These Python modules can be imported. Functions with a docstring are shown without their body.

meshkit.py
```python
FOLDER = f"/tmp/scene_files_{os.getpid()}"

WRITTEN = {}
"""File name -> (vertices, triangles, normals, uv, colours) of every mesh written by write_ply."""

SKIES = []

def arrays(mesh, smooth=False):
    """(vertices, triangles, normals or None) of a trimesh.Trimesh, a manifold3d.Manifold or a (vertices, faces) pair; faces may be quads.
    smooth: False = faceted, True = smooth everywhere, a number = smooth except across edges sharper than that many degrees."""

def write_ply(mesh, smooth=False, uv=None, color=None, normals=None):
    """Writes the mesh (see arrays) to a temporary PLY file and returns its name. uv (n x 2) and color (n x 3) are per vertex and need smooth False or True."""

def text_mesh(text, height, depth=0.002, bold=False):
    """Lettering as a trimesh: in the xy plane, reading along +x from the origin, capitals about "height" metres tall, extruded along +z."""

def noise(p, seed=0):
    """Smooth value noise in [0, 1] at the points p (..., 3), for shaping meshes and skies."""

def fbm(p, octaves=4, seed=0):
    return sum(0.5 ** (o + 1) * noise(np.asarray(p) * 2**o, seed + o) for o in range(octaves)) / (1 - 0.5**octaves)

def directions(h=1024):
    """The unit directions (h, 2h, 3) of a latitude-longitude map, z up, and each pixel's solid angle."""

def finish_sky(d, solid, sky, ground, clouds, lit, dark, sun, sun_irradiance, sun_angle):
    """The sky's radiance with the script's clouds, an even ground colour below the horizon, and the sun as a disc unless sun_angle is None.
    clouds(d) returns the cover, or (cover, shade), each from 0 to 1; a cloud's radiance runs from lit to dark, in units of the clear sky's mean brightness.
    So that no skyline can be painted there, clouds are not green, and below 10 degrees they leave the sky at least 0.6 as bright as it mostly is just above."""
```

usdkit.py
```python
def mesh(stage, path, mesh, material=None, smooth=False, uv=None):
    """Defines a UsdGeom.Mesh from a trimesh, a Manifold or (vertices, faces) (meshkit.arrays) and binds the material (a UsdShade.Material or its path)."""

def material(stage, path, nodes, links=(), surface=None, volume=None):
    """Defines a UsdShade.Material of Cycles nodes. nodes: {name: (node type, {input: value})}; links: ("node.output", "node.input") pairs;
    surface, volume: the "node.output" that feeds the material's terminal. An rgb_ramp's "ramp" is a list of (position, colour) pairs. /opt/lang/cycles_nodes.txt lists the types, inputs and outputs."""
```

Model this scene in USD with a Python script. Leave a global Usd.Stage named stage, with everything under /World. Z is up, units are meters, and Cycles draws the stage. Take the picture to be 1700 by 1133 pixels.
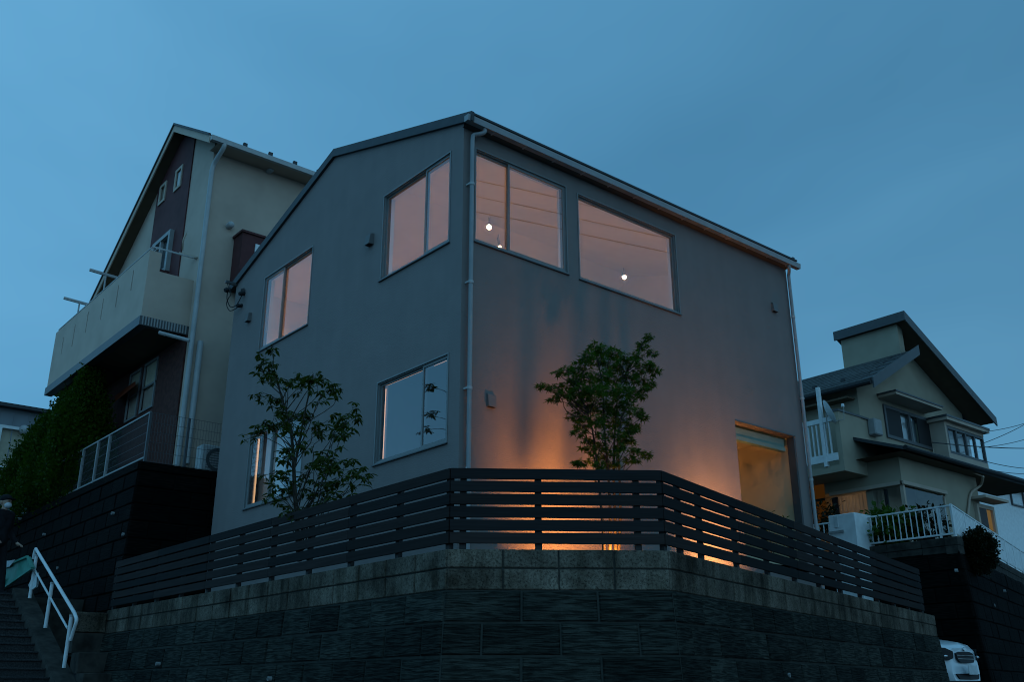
import math, random
import numpy as np, trimesh, usdkit
import manifold3d as m3
from shapely.geometry import Polygon, box as sbox
from pxr import Usd, UsdGeom, UsdLux, UsdShade, Gf, Sdf

random.seed(7)
rng = np.random.default_rng(7)
stage = Usd.Stage.CreateInMemory()
UsdGeom.SetStageUpAxis(stage, UsdGeom.Tokens.z)
UsdGeom.SetStageMetersPerUnit(stage, 1.0)
world = UsdGeom.Xform.Define(stage, '/World')
stage.SetDefaultPrim(world.GetPrim())
UsdGeom.Scope.Define(stage, '/World/Looks')

# ------------------------------------------------------------------ camera
# x runs along the house's long eave wall, y along its gable wall, z = 0 is eye height
FOC = 1602.0
PIT, ROL, AZ = math.radians(19.94), math.radians(-0.19), math.radians(49.88)
_dR = np.array([math.sin(AZ), math.cos(AZ), 0]); _dL = np.array([-math.cos(AZ), math.sin(AZ), 0])
_toS = np.array([_dR, _dL, [0, 0, 1.0]])
_f = np.array([0, math.cos(PIT), math.sin(PIT)]); _u = np.array([0, -math.sin(PIT), math.cos(PIT)]); _x = np.array([1.0, 0, 0])
CX = _toS @ (math.cos(ROL) * _x + math.sin(ROL) * _u)
CU = _toS @ (-math.sin(ROL) * _x + math.cos(ROL) * _u)
CF = _toS @ _f
EYE = _toS @ -np.array([-0.68, 11.98, 0.0])
cam = UsdGeom.Camera.Define(stage, '/World/camera')
mat = Gf.Matrix4d(*[float(v) for v in (*CX, 0, *CU, 0, *(-CF), 0, *EYE, 1)])
cam.AddTransformOp().Set(mat)
cam.CreateHorizontalApertureAttr(36.0); cam.CreateVerticalApertureAttr(36.0 * 683 / 1024)
cam.CreateFocalLengthAttr(36.0 * FOC / 1700)
cam.CreateClippingRangeAttr(Gf.Vec2f(0.1, 2000))
cam.CreateExposureAttr(0.0)

# ------------------------------------------------------------------ sky (after sunset, overcast)
SUN_EL, SUN_AZ = 0.012, math.atan2(0.25, -0.97)     # the sun has set behind the viewer
usdkit.material(stage, '/World/Looks/sky', {
    'sky': ('sky_texture', {'sky_type': 'single_scattering', 'sun_disc': False, 'sun_elevation': SUN_EL, 'sun_rotation': SUN_AZ, 'air_density': 1.0, 'ozone_density': 3.0}),
    'tc': ('texture_coordinate', {}),
    'mp': ('mapping', {'scale': (1.0, 1.0, 2.0), 'location': (0.4, 0.0, 0.0)}),
    'n': ('noise_texture', {'scale': 1.35, 'detail': 4.5, 'roughness': 0.5, 'distortion': 0.5}),
    'r': ('rgb_ramp', {'ramp': [(0.28, (0.74, 2.62, 4.65)), (0.5, (0.98, 3.25, 5.6)), (0.72, (1.34, 4.0, 6.55))]}),
    'sx': ('separate_xyz', {}),
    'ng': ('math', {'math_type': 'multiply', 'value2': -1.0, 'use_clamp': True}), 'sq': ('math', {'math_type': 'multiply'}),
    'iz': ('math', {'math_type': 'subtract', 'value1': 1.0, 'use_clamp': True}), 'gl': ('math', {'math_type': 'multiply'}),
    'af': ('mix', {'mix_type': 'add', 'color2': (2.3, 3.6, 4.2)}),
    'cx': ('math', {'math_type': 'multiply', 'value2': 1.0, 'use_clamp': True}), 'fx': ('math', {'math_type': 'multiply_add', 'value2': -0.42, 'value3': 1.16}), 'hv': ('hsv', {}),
    'mix': ('mix', {'fac': 0.92}),
    'bg': ('background_shader', {'strength': 0.1}),
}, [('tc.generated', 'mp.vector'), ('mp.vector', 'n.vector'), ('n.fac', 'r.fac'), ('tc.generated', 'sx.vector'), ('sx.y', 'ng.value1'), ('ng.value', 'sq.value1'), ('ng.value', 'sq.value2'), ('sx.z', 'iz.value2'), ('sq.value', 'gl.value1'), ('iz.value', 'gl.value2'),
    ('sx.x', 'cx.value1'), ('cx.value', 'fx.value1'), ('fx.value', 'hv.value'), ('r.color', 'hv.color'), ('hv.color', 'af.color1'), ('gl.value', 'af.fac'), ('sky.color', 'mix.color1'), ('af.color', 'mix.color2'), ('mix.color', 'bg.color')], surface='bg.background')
dome = UsdLux.DomeLight.Define(stage, '/World/sky')
dome.CreateIntensityAttr(1.0)
UsdShade.MaterialBindingAPI.Apply(dome.GetPrim()).Bind(UsdShade.Material.Get(stage, '/World/Looks/sky'))
dome.GetPrim().SetCustomDataByKey('kind', 'structure')

# ------------------------------------------------------------------ helpers
def ray(px, py): return CX * (px - 850) / FOC - CU * (py - 566.5) / FOC + CF
def pS(px, py, s):
    r = ray(px, py); return EYE + r * ((s - EYE[0]) / r[0])
def pT(px, py, t):
    r = ray(px, py); return EYE + r * ((t - EYE[1]) / r[1])
def pP(px, py, p, n):
    r = ray(px, py); return EYE + r * (((p - EYE) @ n) / (r @ n))

used = {}
def numbered(path):
    k = used.get(path, 0); used[path] = k + 1
    return path if k == 0 else f'{path}_{k:03d}'
BASE = {}
def custom(p, **kw):
    for k, v in kw.items():
        if v: p.SetCustomDataByKey({'cat': 'category'}.get(k, k), v)
def thing(name, label, cat, base, group=None):
    path = numbered('/World/' + name)
    x = UsdGeom.Xform.Define(stage, path); x.AddTranslateOp().Set(Gf.Vec3d(*[float(v) for v in base]))
    BASE[path] = np.array(base, float)
    custom(x.GetPrim(), label=label, cat=cat, group=group)
    return path
def obj(name, mesh, material, parent='/World', smooth=False, label=None, cat=None, group=None, kind=None):
    if isinstance(mesh, list): mesh = trimesh.util.concatenate(mesh)
    path = numbered(parent + '/' + name)
    top = '/'.join(path.split('/')[:3])
    if top in BASE:
        mesh = mesh.copy(); mesh.apply_translation(-BASE[top])
    m = usdkit.mesh(stage, path, mesh, '/World/Looks/' + material, smooth=smooth)
    m.CreateDoubleSidedAttr(True)
    custom(m.GetPrim(), label=label, cat=cat, group=group, kind=kind)
    return path
def copy_of(src, name, label, cat, base, rotz=0, group=None, scale=None):
    path = numbered('/World/' + name)
    x = UsdGeom.Xform.Define(stage, path); x.AddTranslateOp().Set(Gf.Vec3d(*[float(v) for v in base]))
    if rotz: x.AddRotateZOp().Set(rotz)
    x.GetPrim().GetReferences().AddInternalReference(src); x.GetPrim().SetInstanceable(True)
    custom(x.GetPrim(), label=label, cat=cat, group=group)
    return path

V = lambda *a: np.array(a, float)
def TM(v, f): return trimesh.Trimesh(np.array(v, float), np.array(f, int), process=False)
def box(x0, x1, y0, y1, z0, z1):
    m = trimesh.creation.box([abs(x1 - x0), abs(y1 - y0), abs(z1 - z0)]); m.apply_translation([(x0 + x1) / 2, (y0 + y1) / 2, (z0 + z1) / 2]); return m
def frame_of(d):
    d = d / np.linalg.norm(d); up = V(0, 0, 1) if abs(d[2]) < 0.95 else V(1, 0, 0)
    n = np.cross(up, d); n /= np.linalg.norm(n); return d, n, np.cross(d, n)
def cbox(c, size, ax=None, ch=0.008):
    """chamfered box: centre, size along axes ax (rows)"""
    h = np.array(size) / 2; ch = min(ch, *(h * 0.45)); pts = []
    for sx in (-1, 1):
        for sy in (-1, 1):
            for sz in (-1, 1):
                for k in range(3):
                    q = np.array([sx, sy, sz]) * h
                    for j in range(3):
                        if j != k: q[j] -= np.sign(q[j]) * ch
                    pts.append(q)
    hull = trimesh.convex.convex_hull(np.array(pts))
    v = np.array(hull.vertices)
    if ax is not None: v = v @ np.array(ax)
    return TM(v + np.array(c), hull.faces)
def beam(p0, p1, w, h, ch=0.0):
    """box along p0-p1, w sideways, h upward"""
    p0, p1 = np.array(p0, float), np.array(p1, float)
    d, n, u = frame_of(p1 - p0); L = np.linalg.norm(p1 - p0)
    if ch: return cbox((p0 + p1) / 2, (L, w, h), [d, n, u], ch)
    m = trimesh.creation.box([L, w, h]); return TM(np.array(m.vertices) @ np.array([d, n, u]) + (p0 + p1) / 2, m.faces)
def tube(pts, r, n=8, cap=True):
    pts = np.array(pts, float); k = len(pts); r = np.broadcast_to(r, k)
    v, f, n0 = [], [], None
    for i in range(k):
        d = pts[min(i + 1, k - 1)] - pts[max(i - 1, 0)]; d /= np.linalg.norm(d) + 1e-12
        if n0 is None: n0 = frame_of(d)[1]
        n0 = n0 - (n0 @ d) * d; n0 /= np.linalg.norm(n0); b = np.cross(d, n0)
        for j in range(n):
            a = 2 * math.pi * j / n; v.append(pts[i] + r[i] * (math.cos(a) * n0 + math.sin(a) * b))
    for i in range(k - 1):
        for j in range(n):
            a, b_, c, e = i * n + j, i * n + (j + 1) % n, (i + 1) * n + (j + 1) % n, (i + 1) * n + j
            f += [[a, b_, c], [a, c, e]]
    if cap:
        v += [pts[0], pts[-1]]
        for j in range(n):
            f += [[len(v) - 2, (j + 1) % n, j], [len(v) - 1, (k - 1) * n + j, (k - 1) * n + (j + 1) % n]]
    return TM(v, f)
def bez(ps, n=12):
    """Catmull-Rom through points"""
    ps = [np.array(p, float) for p in ps]; ps = [2 * ps[0] - ps[1]] + ps + [2 * ps[-1] - ps[-2]]; out = []
    for i in range(1, len(ps) - 2):
        for k in range(n):
            t = k / n; a, b, c, d = ps[i - 1:i + 3]
            out.append(0.5 * (2 * b + (c - a) * t + (2 * a - 5 * b + 4 * c - d) * t * t + (3 * b - a - 3 * c + d) * t ** 3))
    return np.array(out + [ps[-2]])
def slabS(poly, s0, s1):
    """extrude a (t, z) polygon between x = s0 and s1"""
    m = trimesh.creation.extrude_polygon(poly, abs(s1 - s0), engine='earcut'); v = np.array(m.vertices)
    return TM(np.c_[min(s0, s1) + v[:, 2], v[:, 0], v[:, 1]], m.faces)
def slabT(poly, t0, t1):
    m = trimesh.creation.extrude_polygon(poly, abs(t1 - t0), engine='earcut'); v = np.array(m.vertices)
    return TM(np.c_[v[:, 0], min(t0, t1) + v[:, 2], v[:, 1]], np.array(m.faces)[:, ::-1])
def slabZ(poly, z0, z1):
    m = trimesh.creation.extrude_polygon(poly, z1 - z0, engine='earcut'); m.apply_translation([0, 0, z0]); return m
def quad(a, b, c, d): return TM([a, b, c, d], [[0, 1, 2], [0, 2, 3]])
def ball(c, r, sub=2):
    m = trimesh.creation.icosphere(sub, 1.0); m.apply_scale(r if np.ndim(r) else [r] * 3); m.apply_translation(c); return m

# ------------------------------------------------------------------ materials
def surf(name, col, rough=0.8, spec=0.3, var=0.12, scale=3.0, bump=0.0, bscale=40.0, stretch=(1, 1, 1), metallic=0.0, col2=None, detail=5, bdist=0.01, coat=0.0, rand=0.0):
    col = np.array(col, float); c2 = np.array(col2) if col2 is not None else col * (1 - 2 * var)
    nodes = {'g': ('geometry', {}), 'm': ('mapping', {'scale': stretch}),
             'n': ('noise_texture', {'scale': scale, 'detail': detail, 'roughness': 0.6}),
             'r': ('rgb_ramp', {'ramp': [(0.32, c2), (0.68, col * (1 + (var if col2 is None else 0)))]}),
             'p': ('principled_bsdf', {'roughness': rough, 'specular_ior_level': spec, 'metallic': metallic, 'coat_weight': coat})}
    links = [('g.position', 'm.vector'), ('m.vector', 'n.vector'), ('n.fac', 'r.fac')]
    src = 'r.color'
    if rand:
        nodes['oi'] = ('object_info', {}); nodes['mr'] = ('map_range', {'to_min': 1 - rand, 'to_max': 1 + rand}); nodes['h'] = ('hsv', {})
        links += [('oi.random', 'mr.value'), ('mr.result', 'h.value'), ('r.color', 'h.color')]; src = 'h.color'
    links.append((src, 'p.base_color'))
    if bump:
        nodes['n2'] = ('noise_texture', {'scale': bscale, 'detail': 4, 'roughness': 0.65}); nodes['b'] = ('bump', {'strength': bump, 'distance': bdist})
        links += [('m.vector', 'n2.vector'), ('n2.fac', 'b.height'), ('b.normal', 'p.normal')]
    usdkit.material(stage, '/World/Looks/' + name, nodes, links, surface='p.BSDF')
def glow(name, col, strength):
    usdkit.material(stage, '/World/Looks/' + name, {'e': ('emission', {'color': col, 'strength': strength})}, [], surface='e.emission')
def pane(name, f0=0.17, tint=(0.93, 0.95, 0.95)):
    usdkit.material(stage, '/World/Looks/' + name, {'t': ('transparent_bsdf', {'color': tint}), 'g': ('glossy_bsdf', {'roughness': 0.0, 'color': (0.95, 0.97, 1.0)}), 'f': ('layer_weight', {'blend': 0.5}),
        'p': ('math', {'math_type': 'power', 'value2': 5.0}), 'k': ('math', {'math_type': 'multiply_add', 'value2': 1 - f0, 'value3': f0}), 'm': ('mix_closure', {})},
        [('f.facing', 'p.value1'), ('p.value', 'k.value1'), ('k.value', 'm.fac'), ('t.BSDF', 'm.closure1'), ('g.BSDF', 'm.closure2')], surface='m.closure')
def leafm(name, col, col2, trans=0.35):
    usdkit.material(stage, '/World/Looks/' + name, {'g': ('geometry', {}), 'r': ('rgb_ramp', {'ramp': [(0, col), (1, col2)]}),
        'p': ('principled_bsdf', {'roughness': 0.5, 'specular_ior_level': 0.15}), 't': ('translucent_bsdf', {}), 'm': ('mix_closure', {'fac': trans})},
        [('g.random_per_island', 'r.fac'), ('r.color', 'p.base_color'), ('r.color', 't.color'), ('p.BSDF', 'm.closure1'), ('t.BSDF', 'm.closure2')], surface='m.closure')

# combed mineral plaster with faint rain streaks
usdkit.material(stage, '/World/Looks/plaster', {
    'g': ('geometry', {}), 'm': ('mapping', {'scale': (1, 1, 1)}), 'ms': ('mapping', {'scale': (3.5, 3.5, 0.28)}), 'mc': ('mapping', {'scale': (6, 6, 90)}),
    'n': ('noise_texture', {'scale': 1.7, 'detail': 8, 'roughness': 0.68}), 'ns': ('noise_texture', {'scale': 1.0, 'detail': 4}), 'nf': ('noise_texture', {'scale': 55, 'detail': 3}), 'nc': ('noise_texture', {'scale': 1.0, 'detail': 3, 'distortion': 0.4}),
    'r': ('rgb_ramp', {'ramp': [(0.3, (0.196, 0.166, 0.155)), (0.7, (0.224, 0.189, 0.176))]}),
    'rs': ('rgb_ramp', {'ramp': [(0.42, (0.95, 0.955, 0.96)), (0.6, (1, 1, 1))]}),
    'mu': ('mix', {'mix_type': 'multiply', 'fac': 0.8}), 'add': ('math', {'math_type': 'add'}),
    'b': ('bump', {'strength': 0.55, 'distance': 0.006}), 'p': ('principled_bsdf', {'roughness': 0.9, 'specular_ior_level': 0.2})},
    [('g.position', 'm.vector'), ('m.vector', 'n.vector'), ('g.position', 'ms.vector'), ('ms.vector', 'ns.vector'), ('g.position', 'mc.vector'), ('mc.vector', 'nc.vector'), ('m.vector', 'nf.vector'),
     ('n.fac', 'r.fac'), ('ns.fac', 'rs.fac'), ('r.color', 'mu.color1'), ('rs.color', 'mu.color2'), ('mu.color', 'p.base_color'),
     ('nf.fac', 'add.value1'), ('nc.fac', 'add.value2'), ('add.value', 'b.height'), ('b.normal', 'p.normal')], surface='p.BSDF')
surf('cream_stucco', (0.50, 0.385, 0.305), 0.9, 0.2, 0.06, 1.2, 0.4, 70)
surf('cream_paint', (0.35, 0.30, 0.222), 0.9, 0.2, 0.06, 1.2, 0.4, 70)
surf('cream_trim', (0.46, 0.36, 0.28), 0.7, 0.3, 0.05, 2)
surf('maroon', (0.10, 0.035, 0.035), 0.8, 0.25, 0.12, 3, 0.3, 40)
surf('maroon_brick', (0.075, 0.028, 0.022), 0.85, 0.2, 0.2, 9, 0.5, 30)
surf('dark_roof', (0.035, 0.038, 0.042), 0.55, 0.4, 0.12, 5, 0.2, 30)
surf('roof_shingle', (0.075, 0.075, 0.072), 0.8, 0.25, 0.2, 7, 0.5, 25, rand=0.18)
surf('dark_metal', (0.06, 0.062, 0.065), 0.45, 0.5, 0.08, 6)
surf('window_metal', (0.17, 0.17, 0.165), 0.4, 0.5, 0.05, 6)
surf('pale_metal', (0.42, 0.42, 0.41), 0.45, 0.4, 0.06, 4)
surf('white_paint', (0.72, 0.73, 0.72), 0.45, 0.4, 0.06, 5)
surf('white_plaster', (0.78, 0.75, 0.70), 0.85, 0.2, 0.02, 2)
surf('soffit', (0.38, 0.34, 0.28), 0.8, 0.2, 0.06, 4)
surf('eave_lining', (0.11, 0.095, 0.08), 0.8, 0.2, 0.06, 4)
surf('dark_soffit', (0.12, 0.085, 0.055), 0.85, 0.2, 0.06, 4)
surf('pipe_metal', (0.30, 0.30, 0.30), 0.45, 0.4, 0.06, 4)
surf('wall_vent', (0.15, 0.14, 0.135), 0.5, 0.35, 0.05, 6)
surf('vent_grey', (0.28, 0.28, 0.27), 0.5, 0.4, 0.05, 6)
surf('teal_beam', (0.16, 0.24, 0.20), 0.6, 0.3, 0.06, 5)
surf('ply', (0.44, 0.38, 0.25), 0.75, 0.25, 0.06, 1.5, 0.1, 20)
surf('fence_board_a', (0.022, 0.016, 0.0145), 0.85, 0.13, 0.16, 6, 0.5, 18, stretch=(0.25, 0.25, 6), rand=0.34, bdist=0.004)
surf('fence_board_b', (0.014, 0.012, 0.012), 0.85, 0.13, 0.16, 6, 0.5, 18, stretch=(0.25, 0.25, 6), rand=0.34, bdist=0.004)
surf('fence_post', (0.014, 0.012, 0.011), 0.6, 0.35, 0.1, 6)
surf('black', (0.012, 0.012, 0.013), 0.6, 0.3, 0.05, 5)
surf('cable', (0.015, 0.015, 0.016), 0.6, 0.3, 0.05, 5)
surf('joint_mortar', (0.034, 0.036, 0.031), 0.95, 0.1, 0.15, 8, 0.4, 40)
surf('mortar', (0.045, 0.045, 0.04), 0.95, 0.1, 0.15, 8, 0.4, 40)
# light concrete block: pitted, blotchy
usdkit.material(stage, '/World/Looks/concrete_block', {
    'g': ('geometry', {}), 'n': ('noise_texture', {'scale': 2.4, 'detail': 7, 'roughness': 0.68}), 'v': ('voronoi_texture', {'scale': 34, 'randomness': 1}), 'nf': ('noise_texture', {'scale': 48, 'detail': 5, 'roughness': 0.7}),
    'r': ('rgb_ramp', {'ramp': [(0.33, (0.04, 0.03, 0.02)), (0.5, (0.105, 0.085, 0.064)), (0.7, (0.165, 0.135, 0.102))]}),
    'rv': ('rgb_ramp', {'ramp': [(0.10, (0.15, 0.15, 0.15)), (0.2, (1, 1, 1))]}), 'rf': ('rgb_ramp', {'ramp': [(0.34, (0.3, 0.3, 0.3)), (0.48, (0.95, 0.95, 0.95)), (0.66, (1.3, 1.3, 1.3))]}),
    'ms': ('mapping', {'scale': (5, 5, 0.7)}), 'nst': ('noise_texture', {'scale': 1.0, 'detail': 5, 'roughness': 0.6}), 'rst': ('rgb_ramp', {'ramp': [(0.36, (0.42, 0.42, 0.38)), (0.56, (1.08, 1.08, 1.08))]}), 'mu3': ('mix', {'mix_type': 'multiply', 'fac': 1.0}),
    'mu': ('mix', {'mix_type': 'multiply', 'fac': 0.8}), 'mu2': ('mix', {'mix_type': 'multiply', 'fac': 1.0}), 'oi': ('object_info', {}), 'mr': ('map_range', {'to_min': 0.78, 'to_max': 1.18}), 'h': ('hsv', {}),
    'add': ('mix', {'mix_type': 'multiply', 'fac': 1.0}), 'b': ('bump', {'strength': 0.7, 'distance': 0.006}), 'p': ('principled_bsdf', {'roughness': 0.95, 'specular_ior_level': 0.15})},
    [('g.position', 'n.vector'), ('g.position', 'v.vector'), ('g.position', 'nf.vector'), ('n.fac', 'r.fac'), ('v.distance', 'rv.fac'), ('nf.fac', 'rf.fac'), ('r.color', 'mu.color1'), ('rv.color', 'mu.color2'), ('mu.color', 'mu2.color1'), ('rf.color', 'mu2.color2'),
     ('g.position', 'ms.vector'), ('ms.vector', 'nst.vector'), ('nst.fac', 'rst.fac'), ('mu2.color', 'mu3.color1'), ('rst.color', 'mu3.color2'), ('oi.random', 'mr.value'), ('mr.result', 'h.value'), ('mu3.color', 'h.color'), ('h.color', 'p.base_color'), ('rv.color', 'add.color1'), ('rf.color', 'add.color2'), ('add.color', 'b.height'), ('b.normal', 'p.normal')], surface='p.BSDF')
# split-face retaining block: horizontal ripples torn through the face
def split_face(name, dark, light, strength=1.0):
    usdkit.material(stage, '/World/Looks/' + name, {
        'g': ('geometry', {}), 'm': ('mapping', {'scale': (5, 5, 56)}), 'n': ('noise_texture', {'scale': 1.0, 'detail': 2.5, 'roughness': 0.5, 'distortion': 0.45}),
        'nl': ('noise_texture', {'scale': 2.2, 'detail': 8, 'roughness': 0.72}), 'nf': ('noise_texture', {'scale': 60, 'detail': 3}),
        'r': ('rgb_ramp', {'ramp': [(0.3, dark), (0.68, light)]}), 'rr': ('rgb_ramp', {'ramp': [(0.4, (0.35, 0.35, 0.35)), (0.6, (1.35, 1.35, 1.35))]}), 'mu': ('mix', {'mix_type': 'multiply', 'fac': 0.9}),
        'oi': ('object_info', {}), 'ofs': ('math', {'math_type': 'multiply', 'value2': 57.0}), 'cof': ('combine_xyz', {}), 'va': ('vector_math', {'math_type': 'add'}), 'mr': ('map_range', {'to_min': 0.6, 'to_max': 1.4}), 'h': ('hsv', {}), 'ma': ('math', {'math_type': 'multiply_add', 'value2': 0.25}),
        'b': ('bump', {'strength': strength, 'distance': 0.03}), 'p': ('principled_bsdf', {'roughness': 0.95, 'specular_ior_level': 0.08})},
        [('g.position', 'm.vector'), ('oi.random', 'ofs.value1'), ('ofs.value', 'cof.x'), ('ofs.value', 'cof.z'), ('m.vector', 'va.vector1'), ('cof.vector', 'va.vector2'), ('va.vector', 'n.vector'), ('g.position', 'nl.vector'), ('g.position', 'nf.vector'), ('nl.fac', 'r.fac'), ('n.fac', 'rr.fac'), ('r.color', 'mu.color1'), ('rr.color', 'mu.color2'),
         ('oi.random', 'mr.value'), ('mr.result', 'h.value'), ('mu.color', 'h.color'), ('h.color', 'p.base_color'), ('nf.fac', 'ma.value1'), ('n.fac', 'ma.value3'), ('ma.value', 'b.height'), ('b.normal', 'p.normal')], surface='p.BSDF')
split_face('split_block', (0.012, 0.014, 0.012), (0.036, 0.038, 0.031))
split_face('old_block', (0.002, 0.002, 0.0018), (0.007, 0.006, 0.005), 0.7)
surf('asphalt', (0.05, 0.05, 0.052), 0.9, 0.2, 0.2, 6, 0.5, 80)
surf('soil', (0.07, 0.055, 0.04), 0.95, 0.1, 0.25, 6, 0.5, 30)
surf('old_concrete', (0.05, 0.045, 0.038), 0.92, 0.15, 0.3, 5, 0.4, 50)
surf('stair_stone', (0.04, 0.04, 0.04), 0.85, 0.25, 0.35, 45, 0.6, 90, detail=3)
surf('bark', (0.055, 0.045, 0.033), 0.9, 0.15, 0.25, 20, 0.5, 60)
surf('grey_siding', (0.20, 0.22, 0.24), 0.6, 0.3, 0.05, 2)
surf('car_paint', (0.62, 0.66, 0.68), 0.25, 0.5, 0.02, 3, coat=0.8)
surf('chrome', (0.6, 0.6, 0.6), 0.12, 0.5, 0.02, 3, metallic=1.0)
surf('rubber', (0.015, 0.015, 0.015), 0.8, 0.2, 0.1, 10)
surf('skin', (0.42, 0.27, 0.20), 0.55, 0.35, 0.04, 20)
surf('black_cloth', (0.018, 0.018, 0.02), 0.95, 0.1, 0.15, 30)
surf('mask_cloth', (0.55, 0.58, 0.6), 0.9, 0.1, 0.05, 30)
surf('blue_bag', (0.05, 0.12, 0.22), 0.6, 0.3, 0.1, 8)
surf('green_plastic', (0.04, 0.22, 0.16), 0.4, 0.45, 0.15, 9)
surf('white_sheet', (0.55, 0.58, 0.58), 0.6, 0.3, 0.08, 9)
surf('cloth_red', (0.16, 0.03, 0.012), 0.9, 0.1, 0.1, 9)
surf('curtain', (0.62, 0.52, 0.38), 0.9, 0.1, 0.08, 5)
leafm('leaf_maple', (0.045, 0.095, 0.006), (0.12, 0.19, 0.012), 0.45)
leafm('leaf_broad', (0.032, 0.046, 0.004), (0.085, 0.105, 0.010), 0.3)
leafm('leaf_conifer', (0.03, 0.062, 0.003), (0.085, 0.15, 0.007), 0.35)
leafm('leaf_bush', (0.04, 0.085, 0.008), (0.09, 0.15, 0.016), 0.35)
leafm('leaf_dark', (0.010, 0.012, 0.003), (0.024, 0.028, 0.007), 0.2)
usdkit.material(stage, '/World/Looks/lit_curtain', {'g': ('geometry', {}), 'p': ('principled_bsdf', {'base_color': (0.5, 0.42, 0.32), 'roughness': 0.9}), 't': ('translucent_bsdf', {'color': (0.55, 0.42, 0.28)}), 'm': ('mix_closure', {'fac': 0.5})}, [('p.BSDF', 'm.closure1'), ('t.BSDF', 'm.closure2')], surface='m.closure')
pane('window_glass', 0.205); pane('far_glass', 0.10)
glow('bulb', (1.0, 0.43, 0.18), 15500.0)
glow('led', (1.0, 0.50, 0.27), 1.0)
glow('led_soft', (1.0, 0.56, 0.28), 0.9)
glow('spot_face', (1.0, 0.34, 0.06), 5600.0); glow('spot_face_b', (1.0, 0.40, 0.11), 5200.0)
glow('downlight', (1.0, 0.70, 0.38), 9.0)
glow('lit_curtain_lamp', (1.0, 0.74, 0.46), 9.0)

# ------------------------------------------------------------------ ground
def gz(s, t):
    a, b = np.clip(s - EYE[0], -8, 45), np.clip(t - EYE[1], -6, 45)
    return -1.5 + 0.0274 * a + 0.0893 * b
def ground():
    xs = np.unique(np.r_[-400, -200, -100, -60, np.arange(-40, 60, 2.0), 80, 120, 200, 400]); n = len(xs)
    v = np.array([[x, y, gz(x, y)] for x in xs for y in xs]); f = []
    for i in range(n - 1):
        for j in range(n - 1):
            a = i * n + j; f += [[a, a + n, a + n + 1], [a, a + n + 1, a + 1]]
    obj('ground', TM(v, f), 'asphalt', smooth=True, kind='structure', label='dark sloping asphalt street below the retaining walls', cat='ground')
ground()

# ------------------------------------------------------------------ plot wall line: left leg, chamfered front, right leg
azs = math.radians(49.88 - 34.9); dS = V(math.cos(azs), math.sin(azs) , 0); dS[1] = math.cos(math.radians(75.0)); dS /= np.linalg.norm(dS)
nF = _toS @ V(math.sin(math.radians(-4)), math.cos(math.radians(-4)), 0); pF = _toS @ (V(0, 9.0, 0) - V(-0.68, 11.98, 0))
PL = pP(750, 775, pF, nF); PR = pP(1095, 783, pF, nF)
PL[2] = PR[2] = 0
PE = PR + dS * 9.92         # far end of the right leg
PB = V(PL[0], 6.62, 0)       # far end of the left leg
LINE = [PB, PL, PR, PE]      # walking with the yard on the left hand
def offset_line(pts, d):
    out = []; nor = []
    for a, b in zip(pts[:-1], pts[1:]):
        e = (b - a) / np.linalg.norm(b - a); nor.append(V(e[1], -e[0], 0))
    for i, p in enumerate(pts):
        if i == 0: out.append(p + nor[0] * d)
        elif i == len(pts) - 1: out.append(p + nor[-1] * d)
        else:
            m = nor[i - 1] + nor[i]; out.append(p + m * d / (1 + nor[i - 1] @ nor[i]))
    return out, nor
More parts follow.
